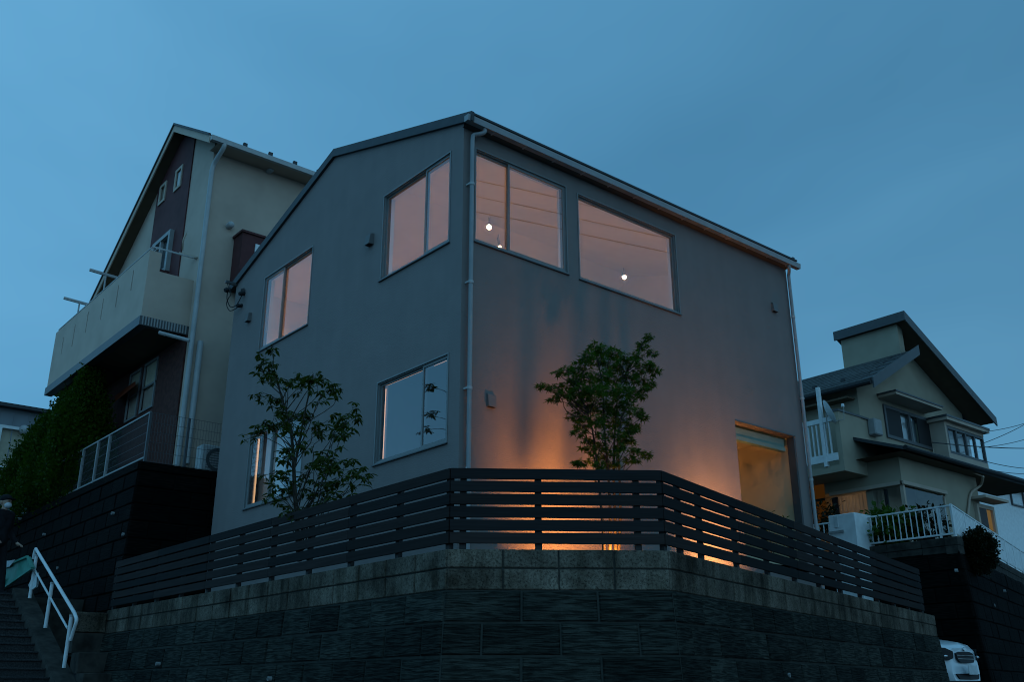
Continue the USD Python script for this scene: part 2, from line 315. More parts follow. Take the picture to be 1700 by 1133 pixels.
def hexblock(a0, a1, b0, b1, inn, bev, proud):
    """block whose front is a0 a1 (top edge) b0 b1 (bottom edge); inn = inward vector (depth)"""
    o = -inn / np.linalg.norm(inn)
    e = (a1 - a0); e = e / np.linalg.norm(e); u = (a0 - b0); u = u / np.linalg.norm(u)
    fr = [a0 + e * bev - u * bev, a1 - e * bev - u * bev, b1 - e * bev + u * bev, b0 + e * bev + u * bev]
    rim = [a0, a1, b1, b0]
    v = [p + o * proud for p in fr] + [p + o * (proud - bev) for p in rim] + [p + inn for p in rim]
    f = [[0, 2, 1], [0, 3, 2]]
    for i in range(4):
        j = (i + 1) % 4
        f += [[i, j, 4 + j], [i, 4 + j, 4 + i], [4 + i, 4 + j, 8 + j], [4 + i, 8 + j, 8 + i]]
    return TM(v, f)
def block_wall(parent, pts, rows, length, material, zref, batter=0.0, base_off=0.0, depth=0.12, joint=0.012, bev=0.01, uneven=0.006, name='block', seg_ok=None, stagger=True, close=(False, False)):
    """rows: list of (ztop, zbottom)"""
    count = 0
    for k, (zt, zb) in enumerate(rows):
        ot, nor = offset_line(pts, base_off + batter * (zref - zt)); ob, _ = offset_line(pts, base_off + batter * (zref - zb))
        for i in range(len(pts) - 1):
            if seg_ok and not seg_ok(i, k): continue
            L = np.linalg.norm(ot[i + 1] - ot[i]); n = max(1, round(L / length)); w = L / n
            cuts = [j * w for j in range(n + 1)]
            if stagger and k % 2: cuts = [0] + [(j + 0.5) * w for j in range(n)] + [L]
            for c0, c1 in zip(cuts[:-1], cuts[1:]):
                q = lambda o, z, c: o[i] + (o[i + 1] - o[i]) * (c / L) + V(0, 0, z)
                j2 = joint / 2
                m = hexblock(q(ot, zt - j2, c0 + j2), q(ot, zt - j2, c1 - j2), q(ob, zb + j2, c0 + j2), q(ob, zb + j2, c1 - j2), -nor[i] * depth, bev, rng.uniform(0, uneven))
                obj(name, m, material, parent); count += 1
    return count
def core(pts, zt, zb, zref, batter, base_off, back=0.02, thick=0.25):
    """mortar body just behind the block faces"""
    ot, _ = offset_line(pts, base_off + batter * (zref - zt) - back); ob, _ = offset_line(pts, base_off + batter * (zref - zb) - back)
    it, _ = offset_line(pts, base_off - thick); v = []; f = []
    for i in range(len(pts)):
        v += [ot[i] + V(0, 0, zt), ob[i] + V(0, 0, zb), it[i] + V(0, 0, zt), it[i] + V(0, 0, zb)]
    for i in range(len(pts) - 1):
        a, b = 4 * i, 4 * i + 4
        f += [[a, a + 1, b + 1], [a, b + 1, b], [a, b, b + 2], [a, b + 2, a + 2], [a + 2, b + 2, b + 3], [a + 2, b + 3, a + 3]]
    e = 4 * (len(pts) - 1)
    f += [[0, 2, 3], [0, 3, 1], [e, e + 1, e + 3], [e, e + 3, e + 2]]
    return TM(v, f)
PEw = PR + dS * 10.42
WL = [PB, PL, PR, PEw]
t_ = thing('concrete_block_wall', 'two pale pitted courses of concrete block under the slatted fence', 'wall', (PL[0], PL[1], 0.85))
obj('mortar', core(WL, 1.212, 0.848, 1.2, 0.0, 0.06, 0.014, 0.12), 'mortar', t_)
block_wall(t_, WL, [(1.22, 1.045), (1.045, 0.85)], 0.5, 'concrete_block', 1.22, 0, 0.06, 0.10, 0.012, 0.008, 0.005, stagger=False)
t_ = thing('retaining_wall', 'rippled split-face block retaining wall below the pale concrete courses', 'wall', (PL[0], PL[1], -1.4))
rows = [(0.85 - 0.283 * k, 0.85 - 0.283 * (k + 1)) for k in range(8)]
obj('mortar', core(WL, 0.846, -1.42, 0.85, 0.09, 0.085, 0.007, 0.2), 'joint_mortar', t_)
block_wall(t_, WL, rows[:5], 0.61, 'split_block', 0.85, 0.09, 0.085, 0.12, 0.016, 0.014, 0.012)
below = trimesh.util.concatenate([core(WL, rows[5][0] - 0.008, -1.9, 0.85, 0.09, 0.085, 0.0, 0.2)])
obj('lower_courses', below, 'split_block', t_, kind='stuff')
def weep(parent, p, out, r=0.024):
    o = np.array(out, float); e, n, u = frame_of(o)
    ring = tube([p - e * 0.03, p + e * 0.025], r, 10, cap=False); inner = tube([p - e * 0.03, p + e * 0.025], r * 0.72, 10, cap=False)
    lip = [];
    v = np.r_[np.array(ring.vertices)[10:], np.array(inner.vertices)[10:]]; f = []
    for j in range(10): f += [[j, (j + 1) % 10, 10 + (j + 1) % 10], [j, 10 + (j + 1) % 10, 10 + j]]
    obj('weep_pipe', [ring, inner, TM(v, f)], 'vent_grey', parent)
nL, nS = V(-1, 0, 0), V(dS[1], -dS[0], 0)
weep(t_, pS(262, 1103, PL[0] - 0.085 - 0.08), nL); weep(t_, pP(1308, 1122, PR + nS * 0.15, nS), nS); weep(t_, pS(448, 1128, PL[0] - 0.17), nL)
yard = Polygon([tuple(p[:2]) for p in (V(PL[0], 7.6, 0), PB, PL, PR, PEw, PEw + V(-0.9, 4, 0), V(8.4, 7.6, 0))])
obj('yard', slabZ(yard, -0.5, 1.12), 'soil', kind='structure', label='planted yard of soil behind the slatted fence', cat='yard')

# ------------------------------------------------------------------ slatted fence
def slat_fence():
    t = thing('slatted_fence', 'dark horizontal board fence wrapping the corner on the block wall', 'fence', (PL[0], PL[1], 1.22))
    pts = [PB, PL, PR, PE]; n = 6; pitch = 0.1205
    for i in range(3):
        a, b = pts[i], pts[i + 1]; L = np.linalg.norm(b - a); e = (b - a) / L; out = V(e[1], -e[0], 0)
        if i == 1: posts = [np.clip(((pP(x, 850, pF, nF) - a) @ e), 0, L) for x in (769, 894, 1058)]; joints = [0, L]
        else:
            k = round(L / 0.91); posts = [(j + 0.0) * L / k for j in range(k + 1)]; posts[0 if i == 2 else -1] += 0.06 if i == 2 else -0.06
            if i == 2: posts.insert(1, 0.42)
            joints = [0]
            while joints[-1] < L - 1.0: joints.append(min(L, joints[-1] + (2 * L / k)))
            joints[-1] = L
        for s in posts:
            p = a + e * s - out * 0.035
            obj('post', cbox(p + V(0, 0, 1.22 + 0.37), (0.062, 0.05, 0.74), [e, out, V(0, 0, 1)], 0.004), 'fence_post', t)
        for r in range(n):
            z = 1.272 + r * pitch + 0.05
            for j0, j1 in zip(joints[:-1], joints[1:]):
                off = rng.uniform(-0.002, 0.002)
                c = a + e * (j0 + j1) / 2 + out * (0.012 + off) + V(0, 0, z + rng.uniform(-0.0015, 0.0015))
                g0 = 0.003
                obj('board', cbox(c, (j1 - j0 - g0 + (0.016 if i == 1 else 0), 0.024, 0.1), [e, out, V(0, 0, 1)], 0.003), rng.choice(['fence_board_a', 'fence_board_b']), t)
    obj('screw', ball(pP(774, 777, pF - nF * 0.03, nF), 0.008, 1), 'pale_metal', t)
slat_fence()

# ------------------------------------------------------------------ the house
HX, HY, RID, ZR = 7.78, 7.45, 3.75, 8.97
def zroof(t): return ZR - (0.31 if t < RID else 0.335) * abs(t - RID)
def ring_rect(a0, a1, b0, b1, w): return sbox(a0, b0, a1, b1).difference(sbox(a0 + w, b0 + w, a1 - w, b1 - w))
W1 = (0.30, 2.06, 5.92, 7.36); W2 = (0.26, 2.0, 3.04, 4.25); W3 = (4.32, 6.15, 5.87, 7.33); W4 = (4.18, 6.16, 2.98, 4.31)
R1 = (0.215, 1.985, 5.89, 7.36); R2 = (2.235, 4.54, 5.88, 7.33); RO = (5.78, 7.5, 1.95, 4.26)
def house():
    h = thing('plastered_house', 'grey plastered two storey gabled house with glowing corner windows', 'house', (0, 0, 1.12))
    gable = Polygon([(0, 1.0), (HY, 1.0), (HY, zroof(HY) - 0.12), (RID, ZR - 0.12), (0, zroof(0) - 0.12)])
    for w in (W1, W2, W3, W4): gable = gable.difference(sbox(w[0], w[2], w[1], w[3]))
    side = sbox(0.18, 1.0, HX - 0.18, zroof(0) - 0.16)
    for w in (R1, R2, RO): side = side.difference(sbox(w[0], w[2], w[1], w[3]))
    back = Polygon([(0, 1.0), (HY, 1.0), (HY, zroof(HY) - 0.12), (RID, ZR - 0.12), (0, zroof(0) - 0.12)])
    obj('wall', [slabS(gable, 0, 0.18), slabT(side, 0, 0.18), slabS(back, HX - 0.18, HX), box(0.18, HX - 0.18, HY - 0.18, HY, 1.0, zroof(HY) - 0.16)], 'plaster', h)
    # roof: two thin standing slopes with a dark verge
    prof = Polygon([(-0.235, zroof(-0.235) + 0.01), (-0.1, zroof(-0.1)), (RID, ZR), (HY + 0.2, zroof(HY + 0.2)), (HY + 0.2, zroof(HY + 0.2) - 0.115), (RID, ZR - 0.118), (-0.1, zroof(-0.1) - 0.13), (-0.11, zroof(-0.1) - 0.05), (-0.235, zroof(-0.235) - 0.022)])
    roof = obj('roof', slabS(prof, 0.004, HX + 0.06), 'dark_roof', h)
    verge = Polygon([(-0.24, zroof(-0.24) + 0.02), (RID, ZR + 0.02), (HY + 0.22, zroof(HY + 0.22) + 0.02), (HY + 0.22, zroof(HY + 0.22) - 0.13), (RID, ZR - 0.135), (-0.24, zroof(-0.24) - 0.13)])
    obj('verge', slabS(verge, -0.05, 0.002), 'dark_roof', roof)
    obj('soffit', quad(V(-0.03, -0.124, 7.607), V(HX, -0.124, 7.607), V(HX, -0.002, 7.607), V(-0.03, -0.002, 7.607)), 'eave_lining', roof)
    # gutter: open box profile along the eave
    zg = 7.70; gp = [(-0.125, zg), (-0.125, zg - 0.095), (-0.215, zg - 0.095), (-0.225, zg), (-0.213, zg), (-0.205, zg - 0.084), (-0.137, zg - 0.084), (-0.137, zg)]
    gut = obj('gutter', [slabS(Polygon(gp), -0.08, HX + 0.17), slabS(Polygon([gp[0], gp[1], gp[2], gp[3]]), -0.092, -0.08), slabS(Polygon([gp[0], gp[1], gp[2], gp[3]]), HX + 0.17, HX + 0.182)], 'pipe_metal', h)
    for s in np.arange(0.4, HX, 0.6): obj('bracket', box(s, s + 0.025, -0.23, -0.11, zg - 0.102, zg - 0.096), 'pale_metal', gut)
    obj('snow_guard', [box(HX - 0.02, HX + 0.04, -0.2, -0.13, 7.74, 7.80)], 'dark_roof', roof)
    # downpipes
    d0 = V(0.10, -0.075, 0)
    zt = 7.60
    pipe = bez([V(0.24, -0.17, zt + 0.02), V(0.24, -0.168, zt - 0.05), V(0.18, -0.13, zt - 0.085), V(0.112, -0.085, zt - 0.11), V(0.10, -0.075, zt - 0.2)], 6)
    obj('downpipe', tube(np.r_[pipe, [V(0.10, -0.075, 1.15)]], 0.031, 12), 'pipe_metal', h, smooth=40)
    for z in (6.7, 5.2, 3.7, 2.35): obj('pipe_clip', [tube([V(0.10, -0.075, z - 0.02), V(0.10, -0.075, z + 0.02)], 0.039, 12), box(0.055, 0.075, -0.07, 0, z - 0.012, z + 0.012)], 'pale_metal', h)
    pipe = bez([V(HX - 0.14, -0.17, zt + 0.02), V(HX - 0.14, -0.168, zt - 0.05), V(HX - 0.09, -0.13, zt - 0.1), V(HX - 0.04, -0.08, zt - 0.15), V(HX - 0.03, -0.07, zt - 0.25)], 6)
    obj('downpipe', tube(np.r_[pipe, [V(HX - 0.03, -0.07, 1.15)]], 0.031, 12), 'pipe_metal', h, smooth=40)
    for z in (6.6, 5.0, 3.5): obj('pipe_clip', tube([V(HX - 0.03, -0.07, z - 0.02), V(HX - 0.03, -0.07, z + 0.02)], 0.039, 12), 'pale_metal', h)
    # windows. face 'S': plane x = const (gable), 'T': plane y = const
    def bars(face, a0, a1, z0, z1, d0, d1):
        return box(d0, d1, a0, a1, z0, z1) if face == 'S' else box(a0, a1, d0, d1, z0, z1)
    def window(face, w, mull, slide):
        a0, a1, z0, z1 = w; e = 0.002
        fr = slabS if face == 'S' else slabT
        f1 = fr(ring_rect(a0 + e, a1 - e, z0 + e, z1 - e, 0.024), 0.012, 0.12)
        lip = fr(ring_rect(a0 - 0.012, a1 + 0.012, z0 - 0.02, z1 + 0.008, 0.02), -0.010, 0.011)
        win = obj('window', [f1, lip], 'window_metal', h)
        xs = [a0 + 0.027] + ([mull] if mull else []) + [a1 - 0.027]
        for k, (p, q) in enumerate(zip(xs[:-1], xs[1:])):
            dep = 0.046 if k == slide else 0.016
            obj('sash', fr(ring_rect(p + (0.0 if k == 0 else -0.018), q + (0.0 if k == len(xs) - 2 else 0.018), z0 + 0.027, z1 - 0.027, 0.028), dep, dep + 0.026), 'window_metal', win)
            g = dep + 0.013
            A, B = p + 0.01, q - 0.01
            c = [(A, z0 + 0.05), (B, z0 + 0.05), (B, z1 - 0.05), (A, z1 - 0.05)]
            obj('pane', quad(*[V(g, y, z) if face == 'S' else V(y, g, z) for y, z in c]), 'window_glass', win)
        if face == 'S': obj('sill', box(-0.03, 0.010, a0 - 0.02, a1 + 0.035, z0 - 0.035, z0 - 0.021), 'dark_metal', win)
        else: obj('sill', box(a0 - 0.02, a1 + 0.02, -0.03, 0.010, z0 - 0.035, z0 - 0.021), 'dark_metal', win)
    window('S', W1, 0.93, 1); window('S', W2, 0.86, 1); window('S', W3, 5.42, 0); window('S', W4, 5.33, 0)
    window('T', R1, 0.86, 0); window('T', R2, None, 0)
    # interior, upper room open to the rafters
    zc = lambda t: zroof(t) - 0.30
    up = [quad(V(0.182, 0.182, zc(0.182)), V(HX - 0.19, 0.182, zc(0.182)), V(HX - 0.19, RID, zc(RID)), V(0.182, RID, zc(RID))),
          quad(V(0.182, RID, zc(RID)), V(HX - 0.19, RID, zc(RID)), V(HX - 0.19, HY - 0.19, zc(HY - 0.19)), V(0.182, HY - 0.19, zc(HY - 0.19)))]
    obj('ceiling', up, 'white_plaster', h)
    lin = []
    for face, w in (('S', (W1, W3)), ('T', (R1, R2))):
        hole = [sbox(a[0], a[2], a[1], a[3]) for a in w]
        if face == 'S':
            g = Polygon([(0.19, 5.05), (HY - 0.19, 5.05), (HY - 0.19, zc(HY - 0.19)), (RID, zc(RID)), (0.19, zc(0.19))])
            for q in hole: g = g.difference(q)
            lin.append(slabS(g, 0.183, 0.2))
        else:
            g = sbox(0.2, 5.05, HX - 0.2, zc(0.19))
            for q in hole: g = g.difference(q)
            lin.append(slabT(g, 0.183, 0.2))
    far = Polygon([(0.19, 5.05), (HY - 0.19, 5.05), (HY - 0.19, zc(HY - 0.19)), (RID, zc(RID)), (0.19, zc(0.19))])
    lin += [slabS(far, HX - 0.2, HX - 0.185), box(0.2, HX - 0.2, HY - 0.2, HY - 0.185, 5.05, zc(HY - 0.19))]
    obj('interior_wall', lin, 'white_plaster', h)
    obj('upper_floor', box(0.183, HX - 0.183, 0.183, HY - 0.183, 4.78, 5.04), 'ply', h)
    # lower room
    obj('interior_wall', [box(0.183, 5.5, HY - 0.2, HY - 0.185, 2.1, 4.77), box(5.5, 5.55, 0.185, HY - 0.2, 2.1, 4.77), box(0.183, 5.5, 3.1, 3.15, 2.1, 4.77)], 'white_plaster', h)
    obj('lower_floor', box(0.183, HX - 0.183, 0.183, HY - 0.183, 1.9, 2.09), 'ply', h)
    # white window linings, with led lines let into the two lower ones
    def lining(face, w, d1=0.182):
        e = 0.004; fr = slabS if face == 'S' else slabT
        return fr(ring_rect(w[0] + 0.0015, w[1] - 0.0015, w[2] + 0.0015, w[3] - 0.0015, e), 0.122, d1)
    for face, w in (('S', W1), ('S', W2), ('S', W3), ('S', W4), ('T', R1), ('T', R2)): obj('window_lining', lining(face, w), 'white_plaster', h)
    obj('led_strip', box(0.124, 0.138, W2[1] - 0.02, W2[1] - 0.006, W2[2] + 0.03, W2[3] - 0.07), 'led', h)
    obj('led_strip', box(0.124, 0.138, 1.0, W2[1] - 0.05, W2[3] - 0.02, W2[3] - 0.006), 'led', h)
    obj('led_strip', box(0.124, 0.138, 0.30, 0.78, W2[3] - 0.02, W2[3] - 0.006), 'led', h)
    obj('led_strip', box(0.150, 0.172, W4[1] - 0.024, W4[1] - 0.006, W4[2] + 0.03, W4[3] - 0.07), 'led_soft', h)
    v, f = [], []; n = 40
    for i in range(n + 1):
        y = 5.45 + 1.2 * i / n; x = 0.36 + 0.025 * math.sin(i * 0.95); v += [V(x, y, 2.3), V(x, y, 4.6)]
    for i in range(n): f += [[2 * i, 2 * i + 2, 2 * i + 3], [2 * i, 2 * i + 3, 2 * i + 1]]
    obj('curtain', TM(v, f), 'white_plaster', h, smooth=True)
    # ceiling spots under the rafters, aimed down into the room; the last, unseen, is added to brighten the gable windows
    def rafter(px, py):
        for t in np.arange(0.5, 7.0, 0.01):
            p = pT(px, py, t)
            if zc(t) - p[2] < 0.17: return p
    for p, aim, big in ((rafter(812, 374), V(-0.42, -0.5, -0.76), 1), (rafter(1036, 457), V(-0.45, -0.45, -0.77), 1), (rafter(828, 402), V(0.1, -0.2, -1.0), 0), (V(2.6, 5.6, zc(5.6) - 0.17), V(-0.25, 0.1, -0.95), 1)):
        d = aim / np.linalg.norm(aim); r = 0.04 if big else 0.026
        lamp = obj('ceiling_lamp', [tube([V(p[0], p[1], zc(p[1]) - 0.001), p - d * 0.06], 0.012, 8), tube([p - d * 0.09, p - d * 0.08, p + d * 0.11], [r * 0.7, r, r], 16, cap=False), tube([p - d * 0.096, p - d * 0.088], r * 0.85, 14)], 'pale_metal', h, smooth=40)
        obj('bulb', tube([p + d * 0.018, p + d * 0.024], r * 0.95, 16), 'bulb', lamp)
    # porch recess: lined with pale ply, teal head beam, downlight
    s0, s1, z0, z1 = RO
    D = 1.55
    obj('porch_lining', [box(s0, s1, D, D + 0.02, z0, z1), box(s0 - 0.02, s0 - 0.001, 0.183, D, z0, z1), box(s1 + 0.001, s1 + 0.02, 0.183, D, z0, z1), box(s0, s1, 0.183, D, z1 + 0.001, z1 + 0.02)], 'ply', h)
    for zz in (3.72, 3.12, 2.52): obj('panel_joint', box(s0 + 0.02, s1 - 0.01, D - 0.006, D - 0.001, zz, zz + 0.013), 'dark_soffit', h)
    obj('porch_floor', box(s0, s1, 0.0, D, z0 - 0.08, z0 - 0.002), 'old_concrete', h)
    obj('head_beam', [box(s0 + 0.004, s1 - 0.14, 0.15, 0.21, z1 - 0.20, z1 - 0.05), box(s0 + 0.004, s1 - 0.14, 0.13, 0.23, z1 - 0.27, z1 - 0.202)], 'teal_beam', h)
    obj('door_frame', [box(s0 + 0.05, s0 + 0.10, 1.0, 1.06, z0, z1 - 0.75)], 'dark_metal', h)
    obj('opening_trim', [box(s0 - 0.0, s1 + 0.012, -0.004, 0.03, z1 + 0.001, z1 + 0.02), box(s1 - 0.03, s1 - 0.002, 0.01, 0.16, z0, z1)], 'dark_metal', h)
    dl = obj('downlight', tube([V(s0 + 0.35, 0.85, z1 - 0.002), V(s0 + 0.35, 0.85, z1 - 0.03)], 0.06, 16), 'pale_metal', h)
    obj('lens', tube([V(s0 + 0.35, 0.85, z1 - 0.031), V(s0 + 0.35, 0.85, z1 - 0.036)], 0.05, 16), 'downlight', dl)
    # wall vents
    def vent(p, face, w, hh, dpt):
        if face == 'S':
            pr = Polygon([(0, 0), (0, hh), (-dpt * 0.75, hh * 0.9), (-dpt, 0.02), (-dpt, 0)]); m = trimesh.creation.extrude_polygon(pr, w, engine='earcut'); v = np.array(m.vertices)
            m = TM(np.c_[v[:, 0], v[:, 2] - w / 2, v[:, 1] - hh / 2] + p, m.faces)
        else:
            pr = Polygon([(0, 0), (0, hh), (-dpt * 0.75, hh * 0.9), (-dpt, 0.02), (-dpt, 0)]); m = trimesh.creation.extrude_polygon(pr, w, engine='earcut'); v = np.array(m.vertices)
            m = TM(np.c_[v[:, 2] - w / 2, v[:, 0], v[:, 1] - hh / 2] + p, np.array(m.faces)[:, ::-1])
        vt = obj('vent_hood', m, 'wall_vent', h)
        if face == 'S': obj('grille', box(p[0] - dpt + 0.008, p[0] - 0.008, p[1] - w / 2 + 0.012, p[1] + w / 2 - 0.012, p[2] - hh / 2 - 0.004, p[2] - hh / 2 - 0.001), 'black', vt)
        else: obj('grille', box(p[0] - w / 2 + 0.012, p[0] + w / 2 - 0.012, p[1] - dpt + 0.008, p[1] - 0.008, p[2] - hh / 2 - 0.004, p[2] - hh / 2 - 0.001), 'black', vt)
    vent(pS(617, 399, -0.001), 'S', 0.14, 0.19, 0.09); vent(pS(415, 528, -0.001), 'S', 0.13, 0.17, 0.08)
    vent(pT(814, 666, -0.001), 'T', 0.13, 0.18, 0.05); vent(pT(1284, 511, -0.001), 'T', 0.13, 0.18, 0.06)
    # service drop hardware at the far upper corner: brackets, insulators, drip loops
    p1, p2, p3, p4 = pS(378, 482, -0.22), pS(402, 488, -0.05), pS(398, 508, -0.05), pS(380, 494, -0.2)
    base = pS(393, 474, 0.0)
    obj('service_bracket', [beam(V(0, base[1] - 0.02, base[2]), V(-0.24, base[1] - 0.02, base[2] + 0.01), 0.05, 0.05), beam(V(0.0, p2[1], p2[2] + 0.07), V(-0.05, p2[1], p2[2] + 0.04), 0.05, 0.12)], 'dark_metal', h)
    for p, r in ((p1, 0.055), (p2, 0.05), (p3, 0.042)): obj('insulator', tube([p - V(0.06, 0, 0.02), p - V(0.02, 0, 0), p, p + V(0.05, 0, 0.02)], [r * 0.7, r, r * 0.8, r * 0.9], 12), 'black', h, smooth=40)
    obj('cable', [tube(bez([p1, pS(377, 497, -0.2), pS(383, 510, -0.15), pS(393, 506, -0.1), p2 - V(0, 0, 0.03)], 6), 0.009, 6),
                  tube(bez([p4, pS(376, 505, -0.2), pS(381, 516, -0.15), pS(389, 514, -0.1), p3], 6), 0.009, 6), tube(bez([V(-0.22, base[1] - 0.02, base[2]), pS(383, 488, -0.2), p4], 5), 0.008, 6)], 'cable', h)
house()

# garden spike lamp lighting the maple and the wall
def garden_lamp(base, aim, label, face):
    t = thing('garden_spotlight', label, 'spotlight', base, None)
    d = aim - (base + V(0, 0, 0.15)); d /= np.linalg.norm(d); c = base + V(0, 0, 0.15)
    obj('spike', tube([base, c - d * 0.03], 0.012, 8), 'black', t)
    obj('shade', tube([c - d * 0.05, c - d * 0.03, c + d * 0.125], [0.03, 0.064, 0.068], 20, cap=False), 'black', t, smooth=40)
    obj('cap', tube([c - d * 0.055, c - d * 0.045], 0.04, 16), 'black', t)
    obj('lens', tube([c - d * 0.004, c + d * 0.002], 0.06, 20), face, t)
MT = pT(1010, 905, -1.15)       # foot of the maple
MB = V(MT[0], MT[1], 1.12)
garden_lamp(MB + V(-0.13, -0.31, 0), V(1.72, 0.0, 2.45), 'small black spotlight at the foot of the maple stems', 'spot_face')
garden_lamp(V(4.65, -1.0, 1.12), V(4.95, 0.0, 2.4), 'small black spotlight between the maple and the porch opening', 'spot_face_b')

# ------------------------------------------------------------------ garden trees
def leaf_shape(kind):
    if kind == 'maple':
        pts = []; lob = [(-120, 0.45), (-55, 0.82), (0, 1.0), (55, 0.82), (120, 0.45)]
        for i, (a, r) in enumerate(lob):
            a = math.radians(a); pts.append((r * math.cos(a), r * math.sin(a)))
            if i < 4:
                b = math.radians((lob[i][0] + lob[i + 1][0]) / 2); pts.append((0.24 * math.cos(b), 0.24 * math.sin(b)))
        v = [(0, 0, 0)] + [(x, y, -0.12 * (x * x + y * y)) for x, y in pts]
        f = [[0, i, i + 1] for i in range(1, len(pts))]
        return np.array(v, float), np.array(f)
    w = {'broad': 0.17, 'bush': 0.26, 'tiny': 0.4}[kind]
    v = [(0, 0, 0), (0.35, w, 0.03), (0.7, w * 0.8, -0.04), (1, 0, -0.16), (0.7, -w * 0.8, -0.04), (0.35, -w, 0.03)]
    return np.array(v, float), np.array([[0, 1, 5], [1, 2, 4], [1, 4, 5], [2, 3, 4]])
def place_leaves(kind, P, D, size, droop=None):
    """P points, D outward directions"""
    v0, f0 = leaf_shape(kind); n = len(P)
    D = D / (np.linalg.norm(D, axis=1, keepdims=True) + 1e-9)
    up = rng.normal(0, 0.45, (n, 3)) + V(0, 0, 1); S = np.cross(up, D); S /= np.linalg.norm(S, axis=1, keepdims=True) + 1e-9; N = np.cross(D, S)
    size = np.broadcast_to(size, n)[:, None, None]
    v = (v0[None, :, 0:1] * D[:, None] + v0[None, :, 1:2] * S[:, None] + v0[None, :, 2:3] * N[:, None]) * size + P[:, None]
    f = f0[None] + (np.arange(n) * len(v0))[:, None, None]
    return TM(v.reshape(-1, 3), f.reshape(-1, 3))
def limb(a, b, r0, r1, wob=0.06, n=7, sag=0.0):
    L = np.linalg.norm(b - a); k = [a + (b - a) * x + rng.normal(0, wob * L, 3) * math.sin(math.pi * x) + V(0, 0, sag * L * math.sin(math.pi * x)) for x in np.linspace(0, 1, 4)]
    p = bez(k, 3); return tube(p, np.linspace(r0, r1, len(p)), n)

def broad_tree():
    s0 = -1.6
    g = lambda x, y, ds=0.0: pS(x, y, s0 + ds)
    t = thing('whorled_leaf_tree', 'thin open garden tree with drooping leaf clusters before the gable wall', 'tree', V(g(495, 930)[0], g(495, 930)[1], 1.12))
    clumps = [(452, 583), (440, 592), (447, 605), (436, 615), (450, 622), (440, 633), (455, 632), (519, 618), (512, 630), (525, 628), (536, 636), (546, 645), (558, 650), (535, 655), (487, 632), (480, 640), (492, 645), (430, 664), (444, 668), (458, 660), (512, 684), (508, 692), (455, 690), (470, 684), (482, 690),
              (418, 722), (428, 716), (440, 706), (452, 702), (468, 704), (484, 708), (497, 712), (530, 706), (545, 698), (566, 694), (580, 690), (590, 693), (528, 720), (556, 714), (570, 722), (566, 712), (480, 742), (500, 748), (470, 757), (465, 765),
              (530, 765), (541, 762), (558, 768), (573, 768), (588, 778), (602, 788), (608, 795), (545, 780), (520, 775), (512, 783), (585, 792), (452, 783), (462, 790), (478, 798), (455, 820), (470, 812), (488, 812), (505, 808), (522, 818), (538, 812), (553, 806), (535, 828), (483, 842), (497, 850), (520, 838), (567, 820), (460, 826), (482, 856), (545, 760), (538, 792)]
    tr = [(497, 932), (493, 870), (489, 805), (486, 745), (480, 700), (466, 655), (452, 600)]
    tr2 = [(488, 780), (497, 735), (505, 690), (514, 650), (520, 625)]
    TP = bez([g(*p) for p in tr], 5); TQ = bez([g(*p, -0.1) for p in tr2], 5)
    wood = [tube(TP, np.linspace(0.034, 0.008, len(TP)), 9), tube(TQ, np.linspace(0.018, 0.006, len(TQ)), 7)]
    ally = np.r_[TP, TQ]
    lp, ld = [], []
    for (x, y) in clumps:
        c = g(x, y, rng.uniform(-0.38, 0.3))
        want = c[2] - 0.12 - 0.55 * np.hypot(c[0] - TP[:, 0].mean(), c[1] - np.interp(c[2], TP[:, 2], TP[:, 1]))
        a = ally[np.argmin(np.abs(ally[:, 2] - max(want, 1.6)) + 0.4 * np.linalg.norm(ally[:, :2] - c[:2], axis=1))]
        wood.append(limb(a, c, 0.008, 0.0025, 0.07, 5, 0.07))
        for _ in range(5):
            o = c + rng.normal(0, 0.06, 3)
            if rng.random() < 0.6: wood.append(limb(c - V(0, 0, 0.03), o, 0.003, 0.002, 0.02, 4))
            k = rng.integers(7, 11); ph = rng.uniform(0, 6.28)
            for j in range(k):
                an = ph + 2 * math.pi * j / k + rng.normal(0, 0.2)
                lp.append(o + rng.normal(0, 0.008, 3)); ld.append(V(math.cos(an), math.sin(an), rng.uniform(-1.0, 0.25)))
    obj('trunk', wood, 'bark', t, smooth=50)
    obj('crown', place_leaves('broad', np.array(lp), np.array(ld), np.clip(rng.lognormal(-2.6, 0.3, len(lp)), 0.03, 0.13)), 'leaf_broad', t, kind='stuff')
broad_tree()

